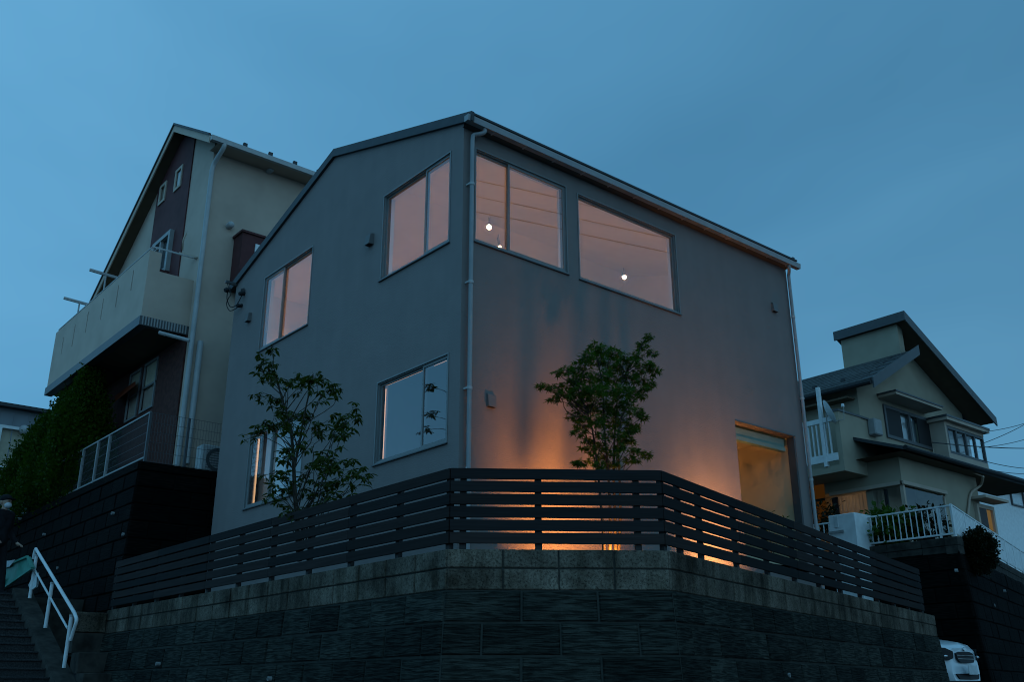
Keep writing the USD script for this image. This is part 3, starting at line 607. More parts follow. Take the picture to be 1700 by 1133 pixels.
def maple():
    t0 = MB[1]
    g = lambda x, y, dt=0.0: pT(x, y, t0 + dt)
    t = thing('japanese_maple', 'dense green maple on several stems above the glowing fence gap', 'tree', MB)
    clumps = [(1076, 560, 9), (1066, 574, 11), (1084, 586, 10), (1060, 590, 11), (1050, 602, 12), (1078, 606, 11), (1086, 616, 10), (1066, 614, 13),
              (988, 578, 13), (1002, 583, 13), (975, 592, 14), (1018, 586, 13), (1036, 592, 13), (970, 606, 14), (990, 598, 16), (1012, 602, 17), (1030, 608, 17),
              (926, 620, 9), (940, 616, 11), (955, 613, 12), (906, 641, 6), (895, 643, 5), (915, 644, 6), (925, 646, 12), (938, 656, 13), (922, 664, 10), (946, 640, 14), (955, 630, 14),
              (975, 628, 18), (996, 622, 18), (1020, 626, 19), (1044, 626, 17), (1062, 632, 14), (1078, 638, 10), (965, 650, 18), (985, 650, 20), (1008, 650, 20), (1032, 650, 20), (1054, 652, 16), (1066, 656, 10), (1072, 646, 8),
              (955, 668, 14), (975, 675, 18), (998, 676, 20), (1022, 676, 20), (1044, 674, 16), (1060, 684, 11), (1066, 692, 8), (955, 692, 13), (968, 706, 13), (988, 698, 16), (1010, 700, 18), (1032, 698, 17), (1050, 708, 12), (962, 718, 9),
              (975, 732, 9), (982, 748, 9), (1003, 724, 12), (1024, 722, 13), (1040, 724, 11), (1048, 716, 10), (1055, 712, 8), (985, 765, 10), (966, 769, 9), (957, 770, 6), (1003, 758, 9), (1012, 770, 10), (995, 772, 9), (1030, 742, 8), (1000, 740, 7),
              (1052, 748, 9), (1064, 753, 9), (1075, 757, 8), (1044, 764, 9), (1056, 764, 7), (1046, 734, 8), (1020, 755, 8), (1034, 730, 9), (987, 738, 9), (1006, 746, 8), (1024, 772, 6), (970, 745, 6)]
    stems = [[(1003, 925), (1001, 880), (996, 820), (990, 760), (980, 700), (960, 650)], [(1012, 925), (1013, 860), (1010, 790), (1004, 720), (1000, 640), (990, 590)], [(1022, 925), (1021, 860), (1019, 780), (1022, 700), (1030, 640), (1060, 585)], [(1027, 925), (1030, 850), (1028, 780), (1026, 720), (1044, 660)]]
    S = [bez([g(x, y, (k - 1.5) * 0.05 + 0.02 * i) for i, (x, y) in enumerate(st)], 5) for k, st in enumerate(stems)]
    wood = [tube(p, np.linspace(0.022, 0.006, len(p)), 8) for p in S]; ally = np.vstack(S)
    lp, ld = [], []; k = 9.4 / FOC * 1.5
    for (x, y, r) in clumps:
        R = r * k; c = g(x, y, rng.uniform(-0.3, 0.28) * min(1, r / 12))
        a = ally[np.argmin(np.abs(ally[:, 2] - (c[2] - 0.25)) + 0.6 * np.linalg.norm(ally[:, :2] - c[:2], axis=1))]
        wood.append(limb(a, c, 0.007, 0.003, 0.05, 5, 0.04))
        n = int(20 + 95 * (r / 16) ** 2)
        q = rng.normal(0, 1, (n, 3)); q /= np.linalg.norm(q, axis=1, keepdims=True); q *= R * rng.uniform(0.2, 1.05, (n, 1)) ** 0.6; q[:, 2] *= 0.65
        for j in range(0, n, 12): wood.append(limb(c, c + q[j], 0.003, 0.0015, 0.04, 4))
        lp.append(c + q); d = q.copy(); d[:, 2] *= 0.3; d /= np.linalg.norm(d, axis=1, keepdims=True) + 1e-9
        ld.append(d + rng.normal(0, 0.45, (n, 3)) + V(0, 0, -0.45))
    lp, ld = np.vstack(lp), np.vstack(ld)
    obj('trunk', wood, 'bark', t, smooth=50)
    obj('crown', place_leaves('maple', lp, ld, np.clip(rng.lognormal(-3.02, 0.36, len(lp)), 0.02, 0.1)), 'leaf_maple', t, kind='stuff')
maple()
def sprig(p, label, n=26, r=0.16):
    t = thing('low_shrub', label, 'shrub', p)
    lp, ld, w = [], [], []
    for _ in range(5):
        q = p + V(rng.normal(0, r * 0.5), rng.normal(0, r * 0.5), rng.uniform(0.3, 0.75)); w.append(limb(p, q, 0.006, 0.003, 0.05, 5))
        for _ in range(n // 5): lp.append(q + rng.normal(0, r * 0.35, 3)); ld.append(rng.normal(0, 1, 3) + V(0, 0, -0.2))
    obj('stem', w, 'bark', t); obj('foliage', place_leaves('broad', np.array(lp), np.array(ld), 0.07), 'leaf_bush', t, kind='stuff')
for (x, y, tt, lab) in ((1274, 846, -0.45, 'small leafy shrub by the near jamb of the porch opening'), (1307, 856, -0.40, 'small leafy shrub by the far jamb of the porch opening')):
    p = pT(x, y, tt); sprig(V(p[0], p[1], 1.12 + max(0, p[2] - 1.12 - 0.75)), lab)

# ------------------------------------------------------------------ left property: retaining wall, terrace, cream house
TZ = 3.95
CL = V(-1.27, 7.95, 0)
WLL = [V(-1.27, 21.5, 0), CL, V(3.6, 7.95, 0)]
t_ = thing('terrace_retaining_wall', 'tall near-black block retaining wall beneath the cream house', 'wall', (CL[0], CL[1], 0.5))
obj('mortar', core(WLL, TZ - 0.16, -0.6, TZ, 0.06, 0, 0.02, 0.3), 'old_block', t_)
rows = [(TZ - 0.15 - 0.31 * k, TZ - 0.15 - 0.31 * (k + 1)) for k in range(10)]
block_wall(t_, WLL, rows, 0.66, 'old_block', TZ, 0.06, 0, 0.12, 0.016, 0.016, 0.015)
cap = []
for a, b in zip(WLL[:-1], WLL[1:]):
    e = (b - a) / np.linalg.norm(b - a)
    cap.append(beam(a + V(0, 0, TZ - 0.07) + V(-e[1], e[0], 0) * 0.1 - e * 0.0, b + V(0, 0, TZ - 0.07) + V(-e[1], e[0], 0) * 0.1, 0.26, 0.15, 0.01))
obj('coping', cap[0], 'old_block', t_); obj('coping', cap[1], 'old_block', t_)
for (x, y) in ((187, 853), (73, 888), (96, 944), (33, 862), (205, 888)): weep(t_, pS(x, y, -1.27 - 0.1), nL, 0.028)
obj('terrace', slabZ(Polygon([(-1.15, 8.1), (14, 8.1), (14, 24), (-1.15, 24)]), 0.2, TZ - 0.02), 'soil', kind='structure', label='raised earth terrace carrying the cream house', cat='terrace')

def cream_house():
    G = -0.18; T = 9.0
    h = thing('cream_gabled_house', 'tall cream stucco house with maroon gable panel and long balcony', 'house', (G, T, TZ))
    ov = 0.30
    rid = pS(290, 206, G - ov); rt, rz = rid[1], rid[2]
    er = pT(347, 222, T - 0.42); sl_r = (rz - er[2]) / (rt - er[1])
    lo = pS(155, 492, G - ov); sl_l = (rz - lo[2]) / (lo[1] - rt)
    t_far = 17.7
    zr = lambda t: rz - (sl_r * (rt - t) if t < rt else sl_l * (t - rt))
    gable = Polygon([(T, TZ - 0.3), (t_far, TZ - 0.3), (t_far, zr(t_far) - 0.16), (rt, rz - 0.16), (T, zr(T) - 0.16)])
    far = 9.5
    obj('wall', [slabS(gable, G, G + 0.2), box(G + 0.2, far, T, T + 0.2, TZ - 0.3, zr(T) - 0.2), slabS(gable, far, far + 0.2), box(G + 0.2, far, t_far - 0.2, t_far, TZ - 0.3, zr(t_far) - 0.2)], 'cream_stucco', h)
    e0, e1 = T - 0.42, t_far + 0.5
    pr = Polygon([(e0, zr(e0)), (rt, rz), (e1, zr(e1)), (e1, zr(e1) - 0.14), (rt, rz - 0.15), (e0, zr(e0) - 0.14)])
    roof = obj('roof', slabS(pr, G - ov + 0.03, far + 0.5), 'dark_roof', h)
    bd = lambda d0, d1: Polygon([(e0, zr(e0) - d0), (rt, rz - d0), (e1, zr(e1) - d0), (e1, zr(e1) - d1), (rt, rz - d1), (e0, zr(e0) - d1)])
    obj('barge_board', slabS(bd(0.03, 0.21), G - ov, G - ov + 0.028), 'cream_trim', roof)
    obj('verge', slabS(bd(-0.03, 0.028), G - ov - 0.03, G - ov + 0.03), 'dark_roof', roof)
    obj('soffit', slabS(bd(0.142, 0.155), G - ov + 0.03, G - 0.002), 'dark_soffit', roof)
    zg = zr(e0) - 0.05
    obj('gutter', slabS(Polygon([(e0 - 0.01, zg), (e0 - 0.11, zg), (e0 - 0.10, zg - 0.11), (e0 - 0.01, zg - 0.11)]), G - ov + 0.02, far + 0.45), 'pale_metal', h)
    obj('eave_soffit', quad(V(G - 0.1, e0, zg - 0.1), V(far, e0, zg - 0.1), V(far, T - 0.002, zg - 0.1), V(G - 0.1, T - 0.002, zg - 0.1)), 'cream_trim', h)
    for k, x in enumerate(np.arange(0.35, 6, 0.62)):
        tt = e0 + 0.12; obj('snow_guard', box(x, x + 0.09, tt - 0.03, tt + 0.03, zr(tt) - 0.01, zr(tt) + 0.09), 'dark_roof', roof)
    # maroon panel with two small windows, casement below
    a, b = pS(313, 330, G), pS(257, 370, G)
    ta, tb = a[1], b[1]
    zb = 8.4
    panel = Polygon([(ta, zb), (tb, zb), (tb, zr(tb) - 0.17), (max(rt, ta), rz - 0.17)] + ([(ta, zr(ta) - 0.17)] if ta < rt else []))
    holes = []
    for (x0, y0, x1, ya, yb) in ((269, 322, 279, 304, 330), (295, 297, 306, 277, 306)):
        p, q, w = pS(x1, ya, G), pS(x0, y0, G), pS(x1 - 1.5, yb, G); holes.append((p[1], q[1], w[2], p[2]))
    p, q, w = pS(288, 392, G), pS(262, 420, G), pS(287, 445, G); door = (p[1], q[1], w[2], p[2])
    for w in holes: panel = panel.difference(sbox(w[0], w[2], w[1], w[3]))
    obj('maroon_panel', slabS(panel, G - 0.03, G - 0.002), 'maroon', h)
    for w in holes:
        win = obj('window', slabS(ring_rect(w[0] - 0.04, w[1] + 0.04, w[2] - 0.04, w[3] + 0.04, 0.07), G - 0.06, G - 0.031), 'cream_trim', h)
        obj('pane', quad(*[V(G - 0.034, y, z) for y, z in ((w[0], w[2]), (w[1], w[2]), (w[1], w[3]), (w[0], w[3]))]), 'far_glass', win)
    w = door
    win = obj('window', [slabS(ring_rect(w[0] - 0.12, w[1] + 0.05, w[2] - 0.05, w[3] + 0.1, 0.1), G - 0.13, G - 0.032), box(G - 0.12, G - 0.035, w[0] + (w[1] - w[0]) * 0.48, w[0] + (w[1] - w[0]) * 0.55, w[2], w[3])], 'vent_grey', h)
    obj('pane', quad(*[V(G - 0.05, y, z) for y, z in ((w[0], w[2]), (w[1], w[2]), (w[1], w[3]), (w[0], w[3]))]), 'far_glass', win)
    obj('backing', box(G - 0.045, G - 0.035, w[0], w[1], w[2], w[3]), 'black', win)
    obj('window_box', [box(G - 0.3, G - 0.003, w[0] - 0.12, w[1] + 0.12, w[2] - 0.2, w[2] - 0.06), box(G - 0.3, G - 0.28, w[0] - 0.12, w[1] + 0.12, w[2] - 0.06, w[2] + 0.1)], 'maroon', h)
    # balcony
    BS = -1.18; b0, b1 = 9.28, 15.75; zb0, zb1 = 7.22, 8.70
    slot = []
    for (x, y0, y1) in ((222, 449, 482), (197, 474, 509), (172, 496, 530), (147, 518, 551), (125, 540, 574), (106, 560, 588)):
        p, q = pS(x, y0, BS), pS(x - 4, y1, BS); slot.append((p[1], q[2], p[2]))
    front = sbox(b0, zb0, b1, zb1)
    par = front
    for (y, z0, z1) in slot: par = par.difference(sbox(y - 0.022, z0, y + 0.022, z1))
    bal = obj('balcony', [slabS(par, BS, BS + 0.12), box(BS + 0.12, BS + 0.25, b0, b0 + 0.12, zb0, zb1), box(BS + 0.251, G - 0.002, b0 + 0.004, b0 + 0.12, zb0, zb1 - 0.42), box(BS + 0.12, G - 0.002, b1 - 0.12, b1, zb0, zb1)], 'cream_stucco', h)
    for (y, z0, z1) in slot: obj('slot', box(BS + 0.05, BS + 0.119, y - 0.0215, y + 0.0215, z0 + 0.001, z1 - 0.001), 'black', bal)
    obj('fascia', [box(BS - 0.03, BS + 0.15, b0 - 0.03, b1 + 0.03, 7.02, 7.218), box(BS + 0.15, G - 0.002, b0 - 0.03, b0 + 0.1, 7.02, 7.218)], 'dark_metal', bal)
    for k in range(16):
        x = BS + 0.02 + k * 0.06; obj('rib', box(x, x + 0.025, b0 - 0.045, b0 - 0.031, 7.03, 7.21), 'vent_grey', bal)
    obj('floor_slab', box(BS + 0.15, G - 0.003, b0 + 0.1, b1, 7.05, 7.2), 'dark_soffit', bal)
    rail = [tube([V(BS + 0.06, y, zb1 + z) for y in (b1, b0 + 0.02)] + [V(G, b0 + 0.02, zb1 + z)], 0.02, 8) for z in (0.10,)]
    rail += [tube([V(BS + 0.06, y, zb1), V(BS + 0.06, y, zb1 + 0.1)], 0.014, 6) for y in np.linspace(b0 + 0.1, b1 - 0.1, 7)]
    obj('rail', rail, 'pale_metal', bal)
    for (x, y) in ((176, 457), (132, 503)):
        p = pS(x, y, BS + 0.1)
        obj('laundry_bracket', [tube([V(BS + 0.1, p[1], zb1 - 0.1), V(BS + 0.1, p[1], p[2] + 0.03)], 0.02, 8), beam(V(BS - 0.28, p[1], p[2] + 0.03), V(BS + 0.4, p[1], p[2]), 0.05, 0.06)], 'pale_metal', bal)
    obj('laundry_pole', tube([V(BS + 0.3, 9.6, zb1 + 0.28), V(BS + 0.3, 15.4, zb1 + 0.28)], 0.016, 8), 'pale_metal', bal)
    obj('awning_arm', [tube(bez([pS(309, 388, G - 0.1), pS(304, 400, G - 0.16), pS(303, 415, G - 0.1)], 5), 0.02, 6), beam(pS(298, 420, G - 0.25), pS(327, 428, G - 0.02), 0.03, 0.035)], 'cream_trim', h)
    # ground floor: brick front with two tall windows
    gb = sbox(9.25, TZ, 15.2, 7.03); ws = []
    for (xr, yt, xl, yl, xb, yb) in ((240, 611, 221, 624, 232, 692), (268, 592, 246, 604, 259.5, 675)):
        p, q, w = pS(xr, yt, G), pS(xl, yl, G), pS(xb, yb, G); ws.append((p[1], q[1], w[2], min(p[2], 6.95)))
    for w in ws: gb = gb.difference(sbox(w[0], w[2], w[1], w[3]))
    obj('brick_front', slabS(gb, G - 0.04, G - 0.002), 'maroon_brick', h)
    for w in ws:
        win = obj('window', [slabS(ring_rect(w[0], w[1], w[2], w[3], 0.05), G - 0.07, G - 0.041), box(G - 0.065, G - 0.042, w[0], w[1], (w[2] + w[3]) / 2 - 0.02, (w[2] + w[3]) / 2 + 0.02)], 'window_metal', h)
        obj('pane', quad(*[V(G - 0.03, y, z) for y, z in ((w[0], w[2]), (w[1], w[2]), (w[1], w[3]), (w[0], w[3]))]), 'far_glass', win)
        obj('blind', box(G - 0.02, G - 0.01, w[0], w[1], (w[2] + w[3]) / 2, w[3]), 'curtain', win)
    obj('awning', quad(pS(190, 668, G - 0.3), pS(225, 640, G - 0.3), pS(225, 633, G - 0.1), pS(190, 658, G - 0.1)), 'cloth_red', h)
    # pipes on the right hand wall
    p0 = pT(358, 235, T - 0.07); pb = pT(295, 765, T - 0.07); x = (p0[0] + pb[0]) / 2
    pts = bez([V(x + 0.05, e0 - 0.06, zg - 0.1), V(x + 0.05, e0 - 0.02, zg - 0.2), V(x + 0.02, T - 0.12, zg - 0.42), V(x, T - 0.07, zg - 0.6)], 5)
    obj('downpipe', tube(np.r_[pts, [V(x, T - 0.07, TZ)]], 0.05, 10), 'pale_metal', h, smooth=40)
    q0 = pT(333, 567, T - 0.07)
    obj('downpipe', tube([V(q0[0], T - 0.07, q0[2]), V(q0[0], T - 0.07, TZ + 0.3)], 0.06, 10), 'pale_metal', h, smooth=40)
    obj('drain_branch', tube([V(BS + 0.4, b0 + 0.0, 6.95), V(x - 0.05, T - 0.06, 6.8)], 0.04, 8), 'pale_metal', h, smooth=40)
    for (px, py) in ((446, 284), (380, 376)):
        p = pT(px, py, T - 0.001)
        hood = trimesh.creation.cylinder(0.075, 0.11); hood.apply_transform(trimesh.transformations.rotation_matrix(math.pi / 2, [1, 0, 0])); hood.apply_translation(p + V(0, -0.055, 0))
        obj('vent_hood', [hood, ball(p + V(0, -0.1, 0.0), 0.078, 2)], 'pale_metal', h, smooth=40)
    p, q = pT(404, 382, T - 0.45), pT(440, 440, T - 0.45)
    bx = obj('bay_window', [box(p[0], p[0] + 1.5, T - 0.45, T - 0.002, p[2] - 1.3, p[2] - 0.05), box(p[0] - 0.04, p[0] + 1.54, T - 0.49, T - 0.003, p[2] - 0.049, p[2])], 'maroon', h)
    obj('pane', quad(*[V(xx, T - 0.456, z) for xx, z in ((p[0] + 0.35, p[2] - 1.1), (p[0] + 1.2, p[2] - 1.1), (p[0] + 1.2, p[2] - 0.3), (p[0] + 0.35, p[2] - 0.3))]), 'far_glass', bx)
    obj('frame', slabT(ring_rect(p[0] + 0.3, p[0] + 1.25, p[2] - 1.15, p[2] - 0.25, 0.06), T - 0.48, T - 0.452), 'white_paint', bx)
cream_house()

# mesh fence and air conditioner on the terrace edge
def mesh_fence():
    t = thing('wire_mesh_fence', 'thin wire mesh fence on the edge of the dark terrace wall', 'fence', (CL[0], CL[1], TZ))
    z1 = TZ + 0.98; o = V(0.13, 0.13, 0)
    pts = [V(-1.14, 13.4, 0), V(-1.14, 8.08, 0), V(3.4, 8.08, 0)]
    for a, b in zip(pts[:-1], pts[1:]):
        L = np.linalg.norm(b - a); e = (b - a) / L; w = []
        for x in np.arange(0, L, 0.055): w.append(beam(a + e * x + V(0, 0, TZ), a + e * x + V(0, 0, z1), 0.004, 0.004))
        for z in np.linspace(TZ + 0.05, z1, 6): w.append(beam(a + V(0, 0, z), b + V(0, 0, z), 0.006, 0.006))
        obj('wire_mesh', w, 'dark_metal', t, kind='stuff')
    obj('top_rail', [beam(pts[0] + V(0, 0, z1), pts[1] + V(0, 0, z1), 0.03, 0.03)], 'vent_grey', t); obj('top_rail', [beam(pts[0] + V(0, 0, TZ + 0.12), pts[1] + V(0, 0, TZ + 0.12), 0.03, 0.03)], 'vent_grey', t)
    for (x, y) in ((138, 760), (163, 745), (182, 735)):
        p = pS(x, y, -1.14); obj('post', box(-1.165, -1.115, p[1] - 0.025, p[1] + 0.025, TZ - 0.02, z1), 'vent_grey', t)
    for p in (pts[1], V(-0.4, 8.08, 0), V(1.6, 8.08, 0)): obj('post', box(p[0] - 0.025, p[0] + 0.025, p[1] - 0.025, p[1] + 0.025, TZ - 0.02, z1), 'dark_metal', t)
mesh_fence()
def aircon():
    p = pT(328, 773, 8.55)
    b = V(p[0], 8.4, TZ)
    t = thing('air_conditioner', 'white outdoor air conditioner unit behind the wire mesh fence', 'air conditioner', b)
    obj('casing', cbox(b + V(0.4, 0.15, 0.33), (0.8, 0.3, 0.58), None, 0.02), 'pale_metal', t)
    ring = trimesh.creation.annulus(0.17, 0.23, 0.02); ring.apply_transform(trimesh.transformations.rotation_matrix(math.pi / 2, [1, 0, 0])); ring.apply_translation(b + V(0.32, -0.012, 0.34))
    obj('fan_grille', [ring] + [box(b[0] + 0.1, b[0] + 0.54, b[1] - 0.01, b[1] - 0.004, b[2] + z, b[2] + z + 0.012) for z in np.arange(0.16, 0.54, 0.05)], 'dark_metal', t)
    for x in (0.08, 0.64): obj('foot', box(b[0] + x, b[0] + x + 0.08, b[1], b[1] + 0.3, b[2] - 0.02, b[2] + 0.04), 'dark_metal', t)
aircon()

def conifer(base, top, rad, label, n, lean=0.0, seed=0):
    r = np.random.default_rng(seed); H = top - base[2]
    t = thing('conifer_tree', label, 'tree', base, 'conifers along the terrace edge')
    obj('trunk', tube([base, base + V(lean * 0.5, 0, H * 0.5), base + V(lean, 0, H * 0.93)], [0.09, 0.06, 0.015], 8), 'bark', t)
    P, D = [], []
    for _ in range(n // 28):
        u = r.random() ** 0.75; z = base[2] + 0.1 + (H - 0.15) * u
        prof = min(1, (u + 0.05) / 0.16) * (1 - u) ** 0.62 * (0.82 + 0.3 * r.random())
        an = r.uniform(0, 6.283); rr = rad * prof * (0.55 + 0.45 * r.random() ** 0.5) * (1 + 0.22 * math.sin(5 * an + 9 * u))
        c = base + V(lean * u + math.cos(an) * rr, math.sin(an) * rr, z - base[2])
        out = V(math.cos(an) * 0.6, math.sin(an) * 0.6, 1.0)
        k = 28; q = c + r.normal(0, 1, (k, 3)) * V(0.06, 0.06, 0.15)
        P.append(q); D.append(out + r.normal(0, 0.5, (k, 3)))
    for _ in range(110):                                # loose shoots standing out of the outline
        u = r.random() ** 0.8; an = r.uniform(0, 6.283); prof = min(1, (u + 0.05) / 0.16) * (1 - u) ** 0.62
        c = base + V(math.cos(an) * rad * prof * 0.95, math.sin(an) * rad * prof * 0.95, 0.1 + (H - 0.15) * u)
        out = V(math.cos(an) * r.uniform(0.2, 0.7), math.sin(an) * r.uniform(0.2, 0.7), 1.0); out /= np.linalg.norm(out); L = r.uniform(0.12, 0.34)
        x = r.random((36, 1)); P.append(c + out * L * x + r.normal(0, 0.022, (36, 3)) * (1.1 - x)); D.append(out + r.normal(0, 0.35, (36, 3)))
    P, D = np.vstack(P), np.vstack(D)
    obj('crown', place_leaves('tiny', P, D, r.uniform(0.035, 0.07, len(P))), 'leaf_conifer', t, kind='stuff')
conifer(V(-1.0, 12.75, TZ - 0.05), 6.95, 0.85, 'tallest of the conifers, its tip touching the balcony underside', 34000, 0.0, 3)
conifer(V(-0.95, 14.3, TZ - 0.05), 6.7, 0.95, 'middle conifer in the row below the balcony', 32000, 0.0, 4)
conifer(V(-1.05, 15.9, TZ - 0.05), 6.3, 0.95, 'lowest conifer, farthest down the terrace beside the grey building', 28000, 0.0, 5)

# far grey building
def grey_building():
    b = V(-4, 25.3, 2.0)
    t = thing('grey_sided_building', 'pale blue grey building beyond the conifers at the street end', 'building', b)
    pw = pT(22, 740, 25.3)
    w = (pw[0] - 0.45, pw[0] + 0.6, pw[2] - 0.75, pw[2] + 0.55)
    f = sbox(-8, 1.5, 6.5, 9.0).difference(sbox(w[0], w[2], w[1], w[3]))
    obj('wall', [slabT(f, 25.3, 25.5), box(6.3, 6.5, 25.5, 33, 1.5, 9.0), box(-8, -7.8, 25.5, 33, 1.5, 9.0)], 'grey_siding', t)
    for k in range(30): obj('siding_batten', box(-7.6 + k * 0.46, -7.57 + k * 0.46, 25.285, 25.298, 1.5, 8.95), 'grey_siding', t)
    obj('roof', box(-8.3, 6.8, 25.0, 33.3, 9.001, 9.12), 'dark_roof', t)
    win = obj('window', slabT(ring_rect(w[0] - 0.08, w[1] + 0.08, w[2] - 0.08, w[3] + 0.08, 0.1), 25.24, 25.284), 'white_paint', t)
    obj('pane', quad(*[V(x, 25.35, z) for x, z in ((w[0], w[2]), (w[1], w[2]), (w[1], w[3]), (w[0], w[3]))]), 'far_glass', win)
    obj('blind', box(w[0], w[1], 25.4, 25.42, w[2], w[3]), 'curtain', win)
    p = pT(40, 714, 25.2); obj('vent_hood', ball(p, 0.16, 2), 'pale_metal', t, smooth=True)
grey_building()

# ------------------------------------------------------------------ stairs, handrail, passer-by
def stairs():
    t = thing('stone_stairs', 'dark speckled stone steps climbing along the left end of the wall', 'stairs', (-3.5, 5.3, -0.1))
    s0, s1 = -4.9, -2.72; run, rise = 0.265, 0.128; top_t, top_z = 9.25, 1.62
    for k in range(15):
        tt = top_t - k * run; z = top_z - k * rise
        obj('step', [box(s0, s1, tt, tt + run + 0.02, z - 0.4, z - 0.03), cbox(V((s0 + s1) / 2, tt + run / 2 - 0.008, z - 0.0155), (s1 - s0 + 0.004, run + 0.03, 0.029), None, 0.006)], 'stair_stone', t)
    cb = Polygon([(9.3, 1.72), (5.0, 1.72 - 4.3 * rise / run), (5.0, -0.6), (9.3, -0.6)])
    obj('cheek_curb', slabS(cb, s1 + 0.003, -2.42), 'old_concrete', t)
    obj('landing', box(s0, -1.4, 9.515, 12.5, 0.6, 1.60), 'old_concrete', t)
    obj('street_ramp', TM([V(s0, 12.4, 1.58), V(-1.35, 12.4, 1.58), V(-1.35, 26, 4.0), V(s0, 26, 4.0)], [[0, 1, 2], [0, 2, 3]]), 'asphalt', t)
stairs()
def low_walls():
    t = thing('stepped_block_wall', 'low stepped block wall between the handrail and the main wall', 'wall', (-2.1, 6.3, 0))
    for (tf, z1, z0) in ((6.55, 1.17, 0.55), (6.15, 0.56, 0.25), (5.8, 0.26, -0.3)):
        n = 1 if z1 < 1 else 2; hh = (z1 - z0) / n
        for r in range(n):
            a, b = V(-2.41, tf, 0), V(-1.93, tf, 0)
            zt, zb = z1 - r * hh, z1 - (r + 1) * hh
            obj('block', hexblock(a + V(0.005, 0, zt), b + V(-0.005, 0, zt), a + V(0.005, 0, zb + 0.01), b + V(-0.005, 0, zb + 0.01), V(0, 0.35, 0), 0.012, 0.0), 'concrete_block' if r == 0 and z1 > 1 else 'old_concrete', t)
low_walls()
def handrail():
    s = -2.55; g = lambda x, y: pS(x, y, s)
    base = g(108, 1103)
    t = thing('white_handrail', 'white tubular handrail with three posts beside the stone steps', 'handrail', base)
    a, b = g(124, 1019), g(60, 913)
    e = (b - a) / np.linalg.norm(b - a)
    drop = bez([g(117, 1064), g(123, 1045), g(127, 1030), a + e * 0.03], 5)
    end = bez([b - e * 0.03, b + e * 0.03 + V(0, 0, 0), b + V(0, 0.07, -0.05), b + V(0, 0.09, -0.16)], 5)
    obj('top_rail', tube(np.r_[drop, [a + e * 0.2, b - e * 0.15], end], 0.026, 10), 'white_paint', t, smooth=40)
    obj('lower_rail', tube([g(112, 1044), g(47, 928)], 0.017, 8), 'white_paint', t, smooth=40)
    for (xb, yb, xt, yt) in ((108, 1104, 118, 1022), (77, 1038, 86, 968), (51, 989, 60, 922)):
        p, q = g(xb, yb), g(xt, yt); y = (p[1] + q[1]) / 2
        obj('post', tube([V(s, y, p[2] - 0.05), V(s, y, q[2])], 0.028, 10), 'white_paint', t, smooth=40)
        obj('collar', tube([V(s, y, q[2] - 0.03), V(s, y, q[2] + 0.002)], 0.033, 10), 'pale_metal', t)
    w = TM([g(57, 958), g(62, 950), g(60, 975), g(50, 982), g(47, 972), g(52, 962)], [[0, 1, 2], [0, 2, 3], [0, 3, 4], [0, 4, 5]]); w2 = w.copy(); w2.apply_translation([0.03, 0.004, 0])
    obj('torn_wrap', [w, w2], 'white_sheet', t)
handrail()
def green_board():
    s = -2.62; g = lambda x, y, ds=0: pS(x, y, s + ds)
    base = g(20, 990)
    t = thing('green_board', 'green edged board with white sheets leaning by the handrail top', 'board', base)
    P = [g(-30, 958), g(48, 925), g(56, 944), g(-30, 1004)]
    n = np.cross(P[1] - P[0], P[3] - P[0]); n /= np.linalg.norm(n)
    v = [p for p in P] + [p + n * 0.03 for p in P]; f = [[0, 1, 2], [0, 2, 3], [4, 6, 5], [4, 7, 6]]
    for i in range(4): j = (i + 1) % 4; f += [[i, j, 4 + j], [i, 4 + j, 4 + i]]
    obj('panel', TM(v, f), 'green_plastic', t)
    sg = -1 if (EYE - P[0]) @ n < 0 else 1
    o = n * sg * 0.045
    for pts in ([(8, 934), (30, 930), (20, 942), (4, 946)], [(-30, 962), (4, 948), (2, 956), (-30, 976)], [(-30, 990), (14, 958), (8, 972), (-30, 998)]):
        obj('sheet', quad(*[g(*p) + o for p in pts]), 'white_sheet', t)
    fr = [beam(P[i] + o * 0.5, P[(i + 1) % 4] + o * 0.5, 0.035, 0.035) for i in range(4)]
    obj('edge_frame', fr, 'green_plastic', t)
green_board()

